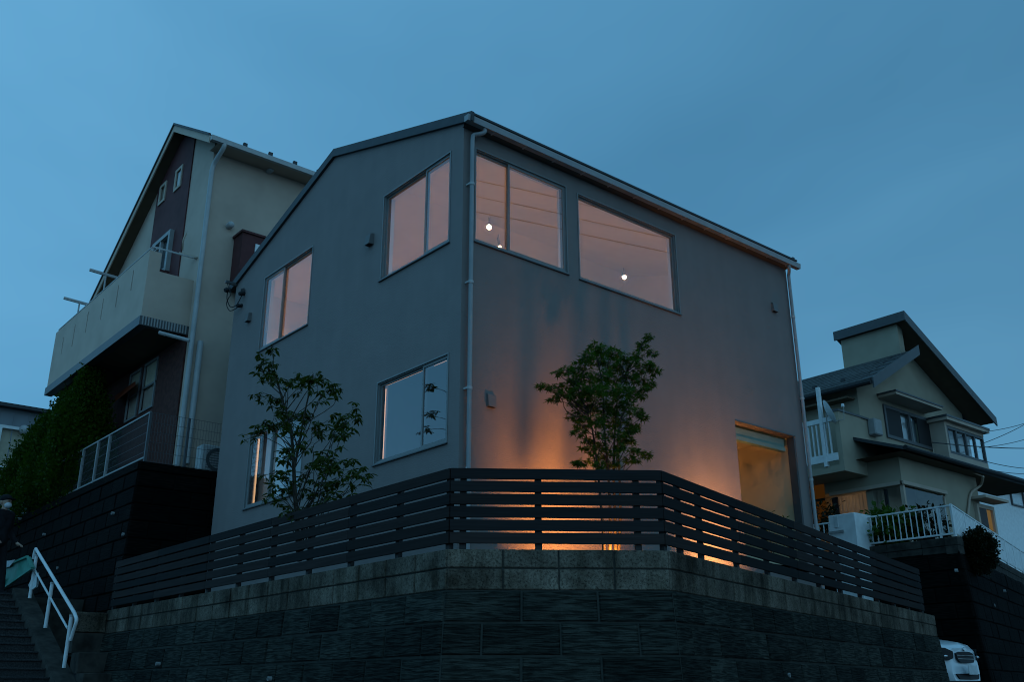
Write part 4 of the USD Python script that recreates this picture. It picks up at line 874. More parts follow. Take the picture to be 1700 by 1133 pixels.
def chain_body(bones, refine=0.025, iters=10):
    sph = lambda c, r: m3.Manifold.sphere(r, 20).translate([float(x) for x in c])
    m = m3.Manifold()
    for (a, ra, b, rb) in bones: m = m + m3.Manifold.batch_hull([sph(a, ra), sph(b, rb)])
    mm = m.refine_to_length(refine).to_mesh(); tm = trimesh.Trimesh(mm.vert_properties[:, :3], mm.tri_verts, process=True)
    tm.merge_vertices(); v0 = np.array(tm.vertices); trimesh.smoothing.filter_laplacian(tm, lamb=0.4, iterations=max(2, iters // 3), volume_constraint=False)
    d = np.array(tm.vertices) - v0; far = np.linalg.norm(d, axis=1) > 0.03; vv = np.array(tm.vertices); vv[far] = v0[far]; tm.vertices = vv; return tm
def person():
    p = pS(4, 980, -2.95); f = V(p[0], p[1], 1.60)
    f[:2] = pS(6, 850, -2.95)[:2]
    t = thing('person', 'person in black cap, white mask and black jacket at the stair top', 'person', f)
    yaw = math.atan2(-0.62, 0.45)                  # faces down the stairs and a little to the right
    fw, rt = V(math.cos(yaw), math.sin(yaw), 0), V(math.sin(yaw), -math.cos(yaw), 0)
    P = lambda r, w, z: f + rt * r + fw * w + V(0, 0, z)
    S = 1.04
    Q = lambda r, w, z: P(r * S, w * S, z * S)
    legs = []
    for sg, st in ((-1, 0.16), (1, -0.1)):
        legs += [(Q(0.09 * sg, 0, 0.92), 0.09, Q(0.1 * sg, st * 0.6, 0.5), 0.062), (Q(0.1 * sg, st * 0.6, 0.5), 0.062, Q(0.1 * sg, st, 0.09), 0.045), (Q(0.1 * sg, st, 0.06), 0.04, Q(0.11 * sg, st + 0.17, 0.035), 0.032)]
    arms = []
    hands = []
    for sg in (-1, 1):
        el = Q(0.27 * sg, -0.04, 1.13); wr = Q(0.26 * sg, 0.14, 0.94)
        arms += [(Q(0.19 * sg, 0, 1.42), 0.062, el, 0.045), (el, 0.045, wr, 0.032), (Q(0, 0, 1.40), 0.09, Q(0.19 * sg, 0, 1.41), 0.065)]
        hands.append((wr, sg))
    head = [(Q(0, 0, 1.44), 0.055, Q(0, 0.02, 1.54), 0.052), (Q(0, 0.015, 1.62), 0.088, Q(0, 0.03, 1.57), 0.07), (Q(0, 0.0, 1.65), 0.09, Q(0, 0.03, 1.63), 0.085)]
    head += [(Q(0, 0.10, 1.60), 0.012, Q(0, 0.118, 1.585), 0.014), (Q(-0.092, 0, 1.61), 0.018, Q(-0.092, 0, 1.58), 0.012), (Q(0.092, 0, 1.61), 0.018, Q(0.092, 0, 1.58), 0.012)]
    hb = []
    for wr, sg in hands:
        pal = wr + fw * 0.07 - V(0, 0, 0.04); hb += [(wr, 0.028, pal, 0.03)]
        for j in range(4):
            b0 = pal + rt * (-0.024 + 0.016 * j) + fw * 0.02; m1 = b0 + fw * 0.035 - V(0, 0, 0.015); m2 = m1 + fw * 0.012 - V(0, 0, 0.028 - 0.003 * abs(j - 1))
            hb += [(b0, 0.009, m1, 0.009), (m1, 0.009, m2, 0.008)]
        th = wr + fw * 0.03 - rt * sg * 0.028 - V(0, 0, 0.015); hb += [(th, 0.011, th + fw * 0.035 - rt * sg * 0.012 - V(0, 0, 0.02), 0.009)]
    torso = [(Q(0, 0, 0.95), 0.14, Q(0, 0, 1.18), 0.135), (Q(-0.06, 0, 1.2), 0.13, Q(-0.1, 0, 1.36), 0.11), (Q(0.06, 0, 1.2), 0.13, Q(0.1, 0, 1.36), 0.11), (Q(-0.07, 0, 1.0), 0.12, Q(0.07, 0, 1.0), 0.12), (Q(-0.1, 0, 1.34), 0.11, Q(0.1, 0, 1.34), 0.11)]
    body = obj('body', chain_body(head + hb + [(Q(0, 0, 1.3), 0.06, Q(0, 0, 1.46), 0.055)] + [(Q(0.26 * s_, 0.14, 0.94), 0.026, Q(0.265 * s_, 0.05, 1.03), 0.03) for s_ in (-1, 1)], 0.012, 8), 'skin', t, smooth=True)
    obj('jacket', chain_body(torso + [(a, r + 0.012, b, r2 + 0.012) for a, r, b, r2 in arms]), 'black_cloth', t, smooth=True)
    obj('trousers', chain_body(legs), 'black_cloth', t, smooth=True)
    cap = ball(Q(0, 0.01, 1.675), [0.105, 0.105, 0.085], 2)
    brim = ball(Q(0, 0.12, 1.665), [0.085, 0.085, 0.012], 2)
    obj('cap', [cap, brim], 'black_cloth', t, smooth=True)
    mk = ball(Q(0, 0.065, 1.562), [0.07, 0.07, 0.06], 2)
    obj('mask', mk, 'mask_cloth', t, smooth=True)
    for s_ in (-1, 1): obj('eye', ball(Q(0.03 * s_, 0.103, 1.625), 0.011, 1), 'black', t)
    bag = Q(0.31, 0.08, 0.72)
    obj('bag', cbox(bag, (0.12, 0.26, 0.3), None, 0.03), 'blue_bag', t)
person()

# ------------------------------------------------------------------ right property
az2 = dS
NC = PR + dS * 0.0
NCp = pP(1584, 868, PR, nS); NCp[2] = 0
NZ = 3.02
ND = NCp + V(-0.0, 7.2, 0)
WR = [ND, NCp, NCp + dS * 16]
t_ = thing('neighbour_retaining_wall', 'dark block retaining wall beneath the white neighbour fence', 'wall', (NCp[0], NCp[1], 0))
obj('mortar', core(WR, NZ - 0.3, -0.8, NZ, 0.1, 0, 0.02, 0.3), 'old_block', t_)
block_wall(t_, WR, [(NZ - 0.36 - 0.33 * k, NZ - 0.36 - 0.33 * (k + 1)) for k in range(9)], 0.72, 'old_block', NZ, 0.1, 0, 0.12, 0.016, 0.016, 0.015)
block_wall(t_, WR, [(NZ, NZ - 0.18), (NZ - 0.18, NZ - 0.36)], 0.8, 'old_concrete', NZ, 0.0, 0.01, 0.25, 0.01, 0.008, 0.004, name='coping_block', stagger=False)
for (x, y) in ((1668, 982), (1650, 1006), (1669, 1088), (1694, 1076), (1588, 948)): weep(t_, pP(x, y, NCp + nS * 0.12, nS), nS, 0.032)
obj('neighbour_garden', slabZ(Polygon([tuple((p + V(0.15, 0.1, 0))[:2]) for p in (ND + V(0, 10, 0), NCp, NCp + dS * 16, NCp + dS * 16 + V(0, 16, 0))]), 0.2, NZ - 0.06), 'soil', kind='structure', label='raised garden ground of the right hand neighbour', cat='garden')

def white_fence():
    t = thing('white_baluster_fence', 'white metal fence with thin balusters and solid roadside panels', 'fence', NCp + V(0, 0, NZ))
    z0, z1 = NZ + 0.07, NZ + 0.66
    a, b = NCp + V(0.08, 0.06, 0), ND + V(0.08, 0, 0)
    L = np.linalg.norm(b - a); e = (b - a) / L
    obj('top_rail', beam(a + V(0, 0, z1), b + V(0, 0, z1), 0.04, 0.035, 0.006), 'white_paint', t); obj('bottom_rail', beam(a + V(0, 0, z0), b + V(0, 0, z0), 0.04, 0.04, 0.006), 'white_paint', t)
    for x in np.arange(0.12, L, 0.135): obj('baluster', beam(a + e * x + V(0, 0, z0), a + e * x + V(0, 0, z1), 0.018, 0.018), 'white_paint', t)
    for x in (0.0, 0.3, 2.0, 4.0, 6.0): obj('post', beam(a + e * x + V(0, 0, NZ), a + e * x + V(0, 0, z1), 0.04, 0.045), 'white_paint', t)
    L2 = 15.0; zt = z1
    for k in range(12):
        p, q = a + dS * (0.03 + k * 1.25), a + dS * (k + 1) * 1.25
        obj('panel', beam(p + V(0, 0, (z0 + zt) / 2), q + V(0, 0, (z0 + zt) / 2), 0.02, zt - z0, 0.004), 'white_paint', t)
        for j in range(1, 8): obj('groove_rib', beam(p + dS * j * 0.15 + nS * 0.014 + V(0, 0, z0 + 0.02), p + dS * j * 0.15 + nS * 0.014 + V(0, 0, zt - 0.02), 0.012, 0.05), 'white_paint', t)
        obj('post', beam(p + V(0, 0, NZ), p + V(0, 0, zt + 0.01), 0.05, 0.05), 'white_paint', t)
    obj('top_rail', beam(a + V(0, 0, zt + 0.02), a + dS * L2 + V(0, 0, zt + 0.02), 0.05, 0.035, 0.006), 'white_paint', t)
white_fence()
def gatepost():
    p = pS(1420, 905, 13.35) ; 
    c0, c1, top = pT(1375, 858, 3.2), pT(1418, 850, 2.0), 0
    b = V(12.55, 2.2, NZ - 0.4)
    e = pS(1418, 851, 12.6)
    f = pT(1447, 862, e[1]); g = pS(1375, 861, 12.6)
    zt = e[2]
    t = thing('white_gatepost', 'broad white rendered gatepost with mail slot beside the neighbour fence', 'gatepost', V(12.6, e[1], 1.5))
    obj('body', cbox(V((12.6 + f[0]) / 2, (e[1] + g[1]) / 2, (zt + 1.2) / 2), (f[0] - 12.6, g[1] - e[1], zt - 1.2), None, 0.012), 'white_paint', t)
    m1, m2 = pS(1376, 884, 12.6), pS(1401, 880, 12.6)
    obj('mail_slot', box(12.57, 12.598, m2[1], m1[1], m1[2] - 0.05, m1[2]), 'vent_grey', t)
    n1 = pS(1388, 867, 12.6); obj('name_plate', box(12.585, 12.599, n1[1] - 0.05, n1[1] + 0.05, n1[2] - 0.13, n1[2] + 0.13), 'white_sheet', t)
gatepost()

def shrub(c, r, n, leaf, label, kind='bush', size=0.09, name='garden_shrub', flat=1.0, cat='shrub'):
    t = thing(name, label, cat, V(c[0], c[1], c[2] - r * flat))
    P, D, w = [], [], []
    k = max(6, n // 40)
    for _ in range(k):
        d = rng.normal(0, 1, 3); d /= np.linalg.norm(d); d[2] = d[2] * flat
        q = np.array(c) + d * r * rng.uniform(0.55, 1.0); w.append(limb(V(c[0], c[1], c[2] - r * flat), q, 0.015, 0.004, 0.05, 4))
        m = n // k; o = rng.normal(0, (0.1 if kind == 'tiny' else 0.2) * r, (m, 3)); P.append(q + o); D.append(d + rng.normal(0, 0.7, (m, 3)))
    obj('stem', w, 'bark', t); P, D = np.vstack(P), np.vstack(D)
    obj('foliage', place_leaves(kind, P, D, rng.uniform(0.7, 1.2, len(P)) * size), leaf, t, kind='stuff')
q = pP(1626, 915, NCp + nS * 0.25, nS)
shrub(q, 0.40, 9000, 'leaf_dark', 'dark clipped bush growing out over the roadside wall top', 'tiny', 0.05, flat=1.15)
shrub(pS(1462, 882, 13.5), 0.5, 900, 'leaf_bush', 'bright green shrub between the gatepost and the white fence', 'bush', 0.16, flat=0.9)
shrub(pS(1495, 878, 13.7), 0.45, 700, 'leaf_bush', 'spreading green shrub pushing through the white balusters', 'bush', 0.16, flat=0.8)
shrub(pS(1540, 872, 13.9), 0.42, 700, 'leaf_dark', 'dark shrub behind the corner of the white fence', 'bush', 0.12, flat=0.9)
shrub(pT(1355, 862, 5.2), 0.55, 700, 'leaf_dark', 'dark shrub between the house corner and the white gatepost', 'bush', 0.12, flat=0.8)

def neighbour_house():
    T = 5.0
    g = lambda x, y, dt=0.0: pT(x, y, T + dt)
    OV = -0.75
    cl = g(1425, 670); sL = cl[0]                        # left corner of the upper wall
    pk = g(1500, 519, OV); re = g(1651, 694, OV); le = g(1447, 628, OV); lt = g(1520, 574, OV)
    sl = (pk[2] - re[2]) / (re[0] - pk[0]); sl2 = (lt[2] - le[2]) / (lt[0] - le[0])
    sR = re[0] - 0.75
    zR = lambda s: pk[2] - sl * (s - pk[0]); zL = lambda s: le[2] + sl2 * (s - le[0])
    h = thing('neighbour_house', 'cream two storey house with split dark gable roof on the right', 'house', V(sL, T, NZ - 0.1))
    zb = NZ - 0.1
    cs = pk[0] + 0.12; zcs = g(1486, 583, -0.4)[2]           # clerestory wall
    sl2 = (zcs - le[2]) / (cs - le[0]); tU = pS(1384, 552, pk[0])[1]
    th = 0.2
    LS = g(1498, 805, -1.0)[0]; zpent = g(1440, 733)[2]; zcut = zpent - 0.78
    gable = Polygon([(sL, zcut), (LS + 0.1, zcut), (LS + 0.1, zb), (sR, zb), (sR, zR(sR) - th), (cs + 0.15, zR(cs + 0.15) - th), (cs + 0.15, zL(cs) - th), (sL, zL(sL) - th)])
    w1 = (g(1467, 677)[0], g(1548, 712)[0], g(1468, 722)[2], g(1468, 676)[2])
    gable = gable.difference(sbox(w1[0], w1[2], w1[1], w1[3]))
    D = 9.0
    walls = [slabT(gable, T, T + 0.2), box(sL, sL + 0.2, T + 0.2, T + D, zcut, zL(sL) - th - 0.05), box(sL, LS, T + 0.2, T + D, zcut, zcut + 0.15), box(sR - 0.2, sR, T + 0.2, T + D, zb, zR(sR) - th - 0.05)]
    obj('wall', walls, 'cream_paint', h)
    obj('clerestory', box(cs, cs + 0.3, T - 0.4, tU - 0.15, zL(cs) - 0.3, zR(max(cs, pk[0])) - 0.2), 'cream_paint', h)
    # right roof slope, overhanging past the clerestory
    r0, r1 = pk[0], re[0]
    up = Polygon([(r0, zR(r0)), (r1, zR(r1)), (r1, zR(r1) - 0.16), (r0, zR(r0) - 0.16)])
    roof = obj('roof', slabT(up, T + OV, tU), 'dark_roof', h)
    obj('barge_board', slabT(Polygon([(r0, zR(r0) + 0.03), (r1 + 0.05, zR(r1 + 0.05) + 0.03), (r1 + 0.05, zR(r1 + 0.05) - 0.27), (r0, zR(r0) - 0.3)]), T + OV - 0.04, T + OV - 0.002), 'dark_metal', roof)
    obj('soffit', slabT(Polygon([(r0, zR(r0) - 0.165), (r1, zR(r1) - 0.165), (r1, zR(r1) - 0.18), (r0, zR(r0) - 0.18)]), T + OV + 0.001, T - 0.002), 'dark_soffit', roof)
    obj('ridge_fascia', box(r0 - 0.05, r0 - 0.002, T + OV - 0.04, tU, zR(r0) - 0.27, zR(r0) + 0.04), 'dark_metal', roof)
    # left roof slope with shingle courses
    l0, l1 = le[0], cs
    lo = Polygon([(l0, zL(l0)), (l1, zL(l1)), (l1, zL(l1) - 0.12), (l0, zL(l0) - 0.12)])
    roof2 = obj('roof', slabT(lo, T + OV, T + D), 'dark_roof', h)
    obj('barge_board', slabT(Polygon([(l0, zL(l0) + 0.03), (lt[0] + 0.1, zL(lt[0] + 0.1) + 0.03), (lt[0] + 0.1, zL(lt[0] + 0.1) - 0.30), (l0, zL(l0) - 0.30)]), T + OV - 0.05, T + OV - 0.002), 'dark_metal', roof2)
    nrow = 11; wS = (l1 - l0) / nrow
    for k in range(nrow):
        s_a, s_b = l0 + k * wS, l0 + (k + 1) * wS
        cols = 10
        for j in range(cols):
            t0 = T + OV + 0.02 + (j + (0.5 if k % 2 else 0)) * 0.92; t1 = min(t0 + 0.905, T + D)
            lift = 0.022 + rng.uniform(0, 0.012)
            obj('shingle', TM([V(s_a - 0.03, t0, zL(s_a - 0.03) + lift), V(s_a - 0.03, t1, zL(s_a - 0.03) + lift), V(s_b, t1, zL(s_b) + 0.006), V(s_b, t0, zL(s_b) + 0.006), V(s_a - 0.03, t0, zL(s_a - 0.03)), V(s_a - 0.03, t1, zL(s_a - 0.03))], [[0, 2, 1], [0, 3, 2], [0, 1, 5], [0, 5, 4]]), 'roof_shingle', roof2)
    for k in range(7):
        tt = T + 0.4 + k * 1.0; s_ = l0 + 0.45; obj('snow_guard', box(s_, s_ + 0.08, tt, tt + 0.12, zL(s_) + 0.03, zL(s_) + 0.13), 'dark_roof', roof2)
    obj('gutter', tube([V(l0 - 0.06, T + OV, zL(l0) - 0.12), V(l0 - 0.06, T + D, zL(l0) - 0.12)], 0.075, 10), 'black', h)
    # upper window with shutters and a small canopy
    e = 0.07
    win = obj('window', [slabT(ring_rect(w1[0] - e, w1[1] + e, w1[2] - e, w1[3] + e, 0.1), T - 0.05, T + 0.06), box((w1[0] + w1[1]) / 2 - 0.06, (w1[0] + w1[1]) / 2 + 0.06, T - 0.03, T + 0.06, w1[2], w1[3])], 'dark_metal', h)
    obj('pane', quad(*[V(s, T + 0.03, z) for s, z in ((w1[0], w1[2]), (w1[1], w1[2]), (w1[1], w1[3]), (w1[0], w1[3]))]), 'far_glass', win)
    obj('curtain', box(w1[0] + 0.9, w1[1] - 0.9, T + 0.12, T + 0.14, w1[2], w1[3]), 'white_sheet', win)
    W = w1[1] - w1[0]
    obj('shutter', [box(w1[0] + 0.02, w1[0] + W * 0.30, T - 0.04, T - 0.01, w1[2] + 0.03, w1[3] - 0.03)], 'black', win); obj('shutter', [box(w1[1] - W * 0.36, w1[1] - 0.02, T - 0.045, T - 0.015, w1[2] - 0.02, w1[3] - 0.03)], 'black', win)
    can = g(1460, 664); cr = g(1530, 684, -0.5)
    obj('canopy', [box(w1[0] - 0.3, w1[1] - 0.4, T - 0.62, T - 0.002, w1[3] + 0.22, w1[3] + 0.30)], 'cream_trim', h); obj('canopy_flashing', box(w1[0] - 0.33, w1[1] - 0.37, T - 0.65, T - 0.003, w1[3] + 0.301, w1[3] + 0.35), 'dark_metal', h)
    # projecting bay at the right
    b0, b1 = g(1562, 700, -0.5)[0] + 0.1, sR + 0.1; bz0, bz1 = g(1577, 752, -0.55)[2], g(1577, 708, -0.55)[2]
    bay = obj('bay_window', [box(b0, b1, T - 0.55, T - 0.002, bz0 - 0.28, bz0), box(b0, b0 + 0.12, T - 0.55, T - 0.002, bz0, bz1), box(b0 - 0.12, b1 + 0.12, T - 0.72, T - 0.003, bz1 + 0.12, bz1 + 0.22), box(b0, b1, T - 0.55, T - 0.003, bz1, bz1 + 0.118)], 'cream_trim', h)
    obj('frame', [slabT(ring_rect(b0 + 0.14, b1, bz0 + 0.01, bz1 - 0.01, 0.08), T - 0.54, T - 0.45)] + [box(b0 + 0.14 + (b1 - b0 - 0.14) * k / 4 - 0.04, b0 + 0.14 + (b1 - b0 - 0.14) * k / 4 + 0.04, T - 0.53, T - 0.45, bz0, bz1) for k in (1, 2, 3)], 'dark_metal', bay)
    obj('pane', quad(*[V(s, T - 0.48, z) for s, z in ((b0 + 0.14, bz0), (b1, bz0), (b1, bz1), (b0 + 0.14, bz1))]), 'far_glass', bay)
    obj('curtain', box(b0 + 0.2, b1 - 0.3, T - 0.2, T - 0.18, bz0, bz1), 'white_sheet', bay)
    obj('canopy_flashing', box(b0 - 0.14, b1 + 0.14, T - 0.74, T - 0.003, bz1 + 0.221, bz1 + 0.29), 'dark_metal', bay)
    # balcony at the left: stucco cheek, white railing running back
    BF = T - 0.02
    c0, c1 = g(1392, 700), g(1450, 705)
    top0, bot0 = g(1384, 681)[2], g(1399, 781)[2]
    bal = obj('balcony', [box(c0[0], sL - 0.002, BF, BF + 0.15, bot0, top0), box(c0[0], sL - 0.002, BF + 0.15, T + 6, bot0, bot0 + 0.2)], 'cream_paint', h)
    obj('capping', box(c0[0] - 0.04, sL + 0.4, BF - 0.03, BF + 0.17, top0 + 0.001, top0 + 0.06), 'dark_metal', bal)
    s_ = c0[0]; zt, z0 = pS(1380, 696, s_)[2], pS(1382, 757, s_)[2]
    rr = [beam(V(s_, BF + 0.15, zt), V(s_, T + 6, zt), 0.08, 0.14), beam(V(s_, BF + 0.15, z0 - 0.05), V(s_, T + 6, z0 - 0.05), 0.08, 0.22)]
    obj('top_rail', rr[0], 'white_paint', bal); obj('bottom_rail', rr[1], 'white_paint', bal)
    for k, y in enumerate(np.arange(T + 0.3, T + 4, 0.14)): obj('baluster', box(s_ - 0.02, s_ + 0.02, y, y + 0.04, z0, zt), 'white_paint', bal)
    p = pS(1364, 700, s_); obj('post', box(s_ - 0.05, s_ + 0.05, p[1] - 0.05, p[1] + 0.05, bot0 + 0.2, pS(1354, 645, s_)[2]), 'white_paint', bal)
    obj('soffit', box(l0, sL, T + 0.1, T + D, zL(l0) - 0.4, zL(l0) - 0.35), 'dark_soffit', h)
    # lean-to roof over the lower storey
    a0, a1 = g(1415, 727)[0], sR + 1.6; zt = g(1440, 733)[2]
    pent = [V(a0, T - 0.002, zt), V(a1, T - 0.002, zt), V(a1, T - 1.5, zt - 0.55), V(a0, T - 1.5, zt - 0.55)]
    lt_ = obj('lean_to_roof', TM(pent + [p - V(0, 0, 0.1) for p in pent], [[0, 2, 1], [0, 3, 2], [4, 5, 6], [4, 6, 7], [3, 6, 2], [3, 7, 6], [0, 4, 7], [0, 7, 3], [1, 2, 6], [1, 6, 5]]), 'dark_roof', h)
    obj('gutter', tube([V(a0, T - 1.56, zt - 0.6), V(a1, T - 1.56, zt - 0.6)], 0.07, 10), 'black', lt_)
    obj('soffit', quad(V(a0, T - 1.45, zt - 0.68), V(a1, T - 1.45, zt - 0.68), V(a1, T - 0.01, zt - 0.68), V(a0, T - 0.01, zt - 0.68)), 'dark_soffit', lt_)
    # lower storey box with corner window
    k0 = g(1498, 805, -1.0); LS = k0[0]; LT = T - 1.0; zw1 = k0[2] - 0.05; zw0 = zb + 0.55
    yb = pS(1381, 835, LS)[1]; xw = g(1570, 830, -1.0)[0]
    obj('wall', [box(LS, LS + 0.15, LT, yb + 2, zb - 0.2, zw0), box(LS, LS + 0.15, LT, yb + 2, zw1 + 0.15, zt - 0.6), box(LS, xw + 2.2, LT, LT + 0.15, zb - 0.2, zw0), box(LS + 0.15, xw + 2.2, LT, LT + 0.15, zw1 + 0.15, zt - 0.66), box(xw, xw + 2.2, LT, LT + 0.15, zw0, zw1 + 0.15)], 'cream_paint', h)
    fr = [beam(V(LS - 0.04, LT - 0.04, zw1 + 0.1), V(LS - 0.04, yb, zw1 + 0.1), 0.1, 0.1), beam(V(LS - 0.09, LT - 0.04, zw1 + 0.1), V(xw, LT - 0.04, zw1 + 0.1), 0.1, 0.1)]
    cw = obj('corner_window', fr + [box(LS - 0.03, LS + 0.07, LT - 0.03, LT + 0.07, zw0, zw1 + 0.05), box(xw - 0.06, xw, LT, LT + 0.06, zw0, zw1)], 'cream_trim', h)
    for y in (LT + 0.5, LT + 2.1, yb - 0.1): obj('mullion', box(LS, LS + 0.06, y, y + 0.09, zw0, zw1), 'black', cw)
    obj('pane', quad(V(LS + 0.03, LT + 0.07, zw0), V(LS + 0.03, yb, zw0), V(LS + 0.03, yb, zw1 + 0.05), V(LS + 0.03, LT + 0.07, zw1 + 0.05)), 'far_glass', cw); obj('pane', quad(V(LS + 0.07, LT + 0.03, zw0), V(xw, LT + 0.03, zw0), V(xw, LT + 0.03, zw1 + 0.05), V(LS + 0.07, LT + 0.03, zw1 + 0.05)), 'far_glass', cw)
    v, f = [], []; n = 90
    for i in range(n + 1):
        y = LT + 0.7 + (yb - LT - 0.7) * i / n; x = LS + 0.3 + 0.04 * math.sin(i * 0.9) + 0.02 * math.sin(i * 2.3)
        v += [V(x, y, zw0), V(x, y, zw1 + 0.05)]
    for i in range(n): f += [[2 * i, 2 * i + 2, 2 * i + 3], [2 * i, 2 * i + 3, 2 * i + 1]]
    obj('curtain', TM(v, f), 'lit_curtain', cw, smooth=True)
    obj('room_wall', [box(LS + 2.6, LS + 2.65, LT + 0.2, yb + 2, zb, zw1 + 0.6), box(LS + 0.2, LS + 2.6, yb + 1.9, yb + 2, zb, zw1 + 0.6), box(LS + 0.16, LS + 2.6, LT + 0.16, yb + 2, zw1 + 0.55, zw1 + 0.6)], 'curtain', h)
    obj('room_lamp', ball(V(LS + 1.2, LT + 2.0, zw1 - 0.1), 0.16, 2), 'lit_curtain_lamp', h)
    # amber porch window farther back, bathroom window at the right
    p, q = pS(1350, 815, LS), pS(1374, 855, LS)
    aw = obj('window', [box(LS - 0.05, LS - 0.02, q[1], p[1] + 1.2, q[2] + 0.42, q[2] + 0.5)], 'black', h)
    obj('pane', box(LS - 0.019, LS - 0.012, q[1], p[1] + 1.2, q[2] - 0.3, p[2] + 0.4), 'amber_pane', aw)
    p, q = g(1622, 842, -1.05), g(1652, 884, -1.05)
    bw = obj('window', [slabT(ring_rect(p[0] - 0.1, q[0] + 0.1, q[2] - 0.15, p[2] + 0.1, 0.12), T - 1.1, T - 1.002), box(p[0] - 0.3, q[0] + 0.3, T - 1.5, T - 1.003, p[2] + 0.2, p[2] + 0.28)], 'cream_trim', h)
    obj('pane', box(p[0], q[0], T - 1.02, T - 1.004, q[2], p[2]), 'dim_pane', bw)
    for k in range(7): x = p[0] + 0.08 + k * (q[0] - p[0]) * 0.5 / 7; obj('bar', box(x, x + 0.03, T - 1.09, T - 1.06, q[2], p[2]), 'dark_metal', bw)
    # meter box, bell cable, downspout
    p = g(1459, 709, -0.25); obj('meter_box', cbox(p + V(0, 0.12, 0), (0.42, 0.25, 0.5), None, 0.03), 'vent_grey', h)
    obj('cable', tube(bez([g(1549, 745, -0.05), g(1553, 760, -0.3), g(1572, 774, -0.8), g(1605, 782, -1.2), g(1630, 791, -1.4)], 6), 0.02, 6), 'cream_trim', h)
    obj('downspout', tube(bez([g(1632, 792, -1.5), g(1628, 806, -1.2), g(1612, 820, -1.06), g(1608, 845, -1.06), g(1606, 862, -1.06)], 6), 0.04, 8), 'cream_trim', h, smooth=True)
glow('amber_pane', (1.0, 0.36, 0.06), 0.03); glow('dim_pane', (1.0, 0.62, 0.22), 0.13)
neighbour_house()

# satellite dish on the neighbour's balcony rail
def dish():
    s_ = pT(1392, 700, 4.98)[0]
    c = pS(1381, 685, s_) + V(-0.12, 0, 0)
    t = thing('satellite_dish', 'white satellite dish clamped to the neighbour balcony rail', 'satellite dish', c - V(0, 0, 0.5))
    d = V(-0.25, -0.95, 0.35); d = V(0.62, -0.75, 0.42); d /= np.linalg.norm(d); e, n, u = frame_of(d)
    v, f = [c - e * 0.08], []
    for k in range(1, 6):
        r = 0.34 * k / 5
        for j in range(24):
            a = 2 * math.pi * j / 24; v.append(c + (n * math.cos(a) + u * math.sin(a) * 1.1) * r + e * (0.7 * r * r - 0.08))
    for j in range(24): f.append([0, 1 + j, 1 + (j + 1) % 24])
    for k in range(4):
        for j in range(24): a, b = 1 + k * 24 + j, 1 + k * 24 + (j + 1) % 24; f += [[a, a + 24, b + 24], [a, b + 24, b]]
    obj('reflector', TM(v, f), 'white_paint', t, smooth=True)
    obj('feed_arm', tube([c - e * 0.08 - u * 0.3, c + e * 0.25 - u * 0.38, c + e * 0.42 - u * 0.05], 0.012, 6), 'vent_grey', t); obj('receiver', cbox(c + e * 0.42, (0.07, 0.07, 0.1), None, 0.01), 'white_paint', t)
    obj('mast', tube([c - e * 0.1, c - e * 0.14 - V(0, 0, 0.45)], 0.02, 8), 'vent_grey', t)
dish()

# far house beyond the neighbour and the wires
def far_house():
    b = pT(1690, 860, 14)
    b = V(b[0], 14, 4)
    t = thing('far_white_house', 'pale house with dark roof beyond the neighbour at the far right', 'house', b)
    p, q = pT(1655, 800, 14), pT(1712, 868, 14)
    wall = sbox(p[0] - 4, 3.5, p[0] + 14, p[2] + 0.0)
    obj('wall', slabT(wall, 14, 14.2), 'white_paint', t)
    r = pT(1690, 790, 13)
    obj('roof', TM([V(p[0] - 5, 13, r[2] - 0.1), V(p[0] + 15, 13, r[2] - 0.1), V(p[0] + 15, 19, r[2] + 2.2), V(p[0] - 5, 19, r[2] + 2.2), V(p[0] - 5, 13, r[2] - 0.3), V(p[0] + 15, 13, r[2] - 0.3)], [[0, 1, 2], [0, 2, 3], [0, 5, 1], [0, 4, 5]]), 'dark_roof', t)
    w = pT(1686, 826, 13.9); win = obj('window', slabT(ring_rect(w[0] - 0.5, w[0] + 1.2, w[2] - 0.5, w[2] + 0.6, 0.08), 13.9, 13.998), 'dark_metal', t)
    obj('pane', quad(V(w[0] - 0.45, 13.97, w[2] - 0.45), V(w[0] + 1.15, 13.97, w[2] - 0.45), V(w[0] + 1.15, 13.97, w[2] + 0.55), V(w[0] - 0.45, 13.97, w[2] + 0.55)), 'far_glass', win)
far_house()
def wire(name, a, b, sag, r, label, group=None):
    t = np.linspace(0, 1, 24); p = a[None] * (1 - t[:, None]) + b[None] * t[:, None]; p[:, 2] -= sag * 4 * t * (1 - t)
    path = obj(name, tube(p, r, 6), 'cable', label=label, cat='wire', group=group)
for (x0, y0, x1, y1, lab) in ((1630, 718, 1712, 700, 'uppermost thin wire above the neighbour bay window'), (1628, 738, 1712, 699, 'wire rising steeply to the right from the bay window'), (1626, 744, 1712, 727, 'faint wire climbing gently right of the bay window'),
                              (1548, 735, 1712, 745, 'thick level wire crossing before the neighbour bay window'), (1630, 765, 1712, 779, 'wire sloping down over the far lean-to roof'), (1640, 780, 1712, 787, 'lowest wire just above the far house roof')):
    wire('overhead_wire', pT(x0, y0, 3.6), pT(x1, y1, 4.4), 0.05, 0.016 if y0 == 735 else 0.011, lab)
# street wires over the road behind the viewer: they show in the upstairs glass
for k, (x, y) in enumerate(((890, 324), (890, 350), (890, 375))):
    r = ray(x, y); p = pT(x, y, 0.1); d = r.copy(); d[1] *= -1
    hit = p + d * ((14.6 - 0.6 * k - p[2]) / d[2])
    wire('street_wire', hit - dS * 60, hit + dS * 70, 0.0, 0.013, ['highest', 'middle', 'lowest'][k] + ' of the street wires mirrored in the upstairs corner window')

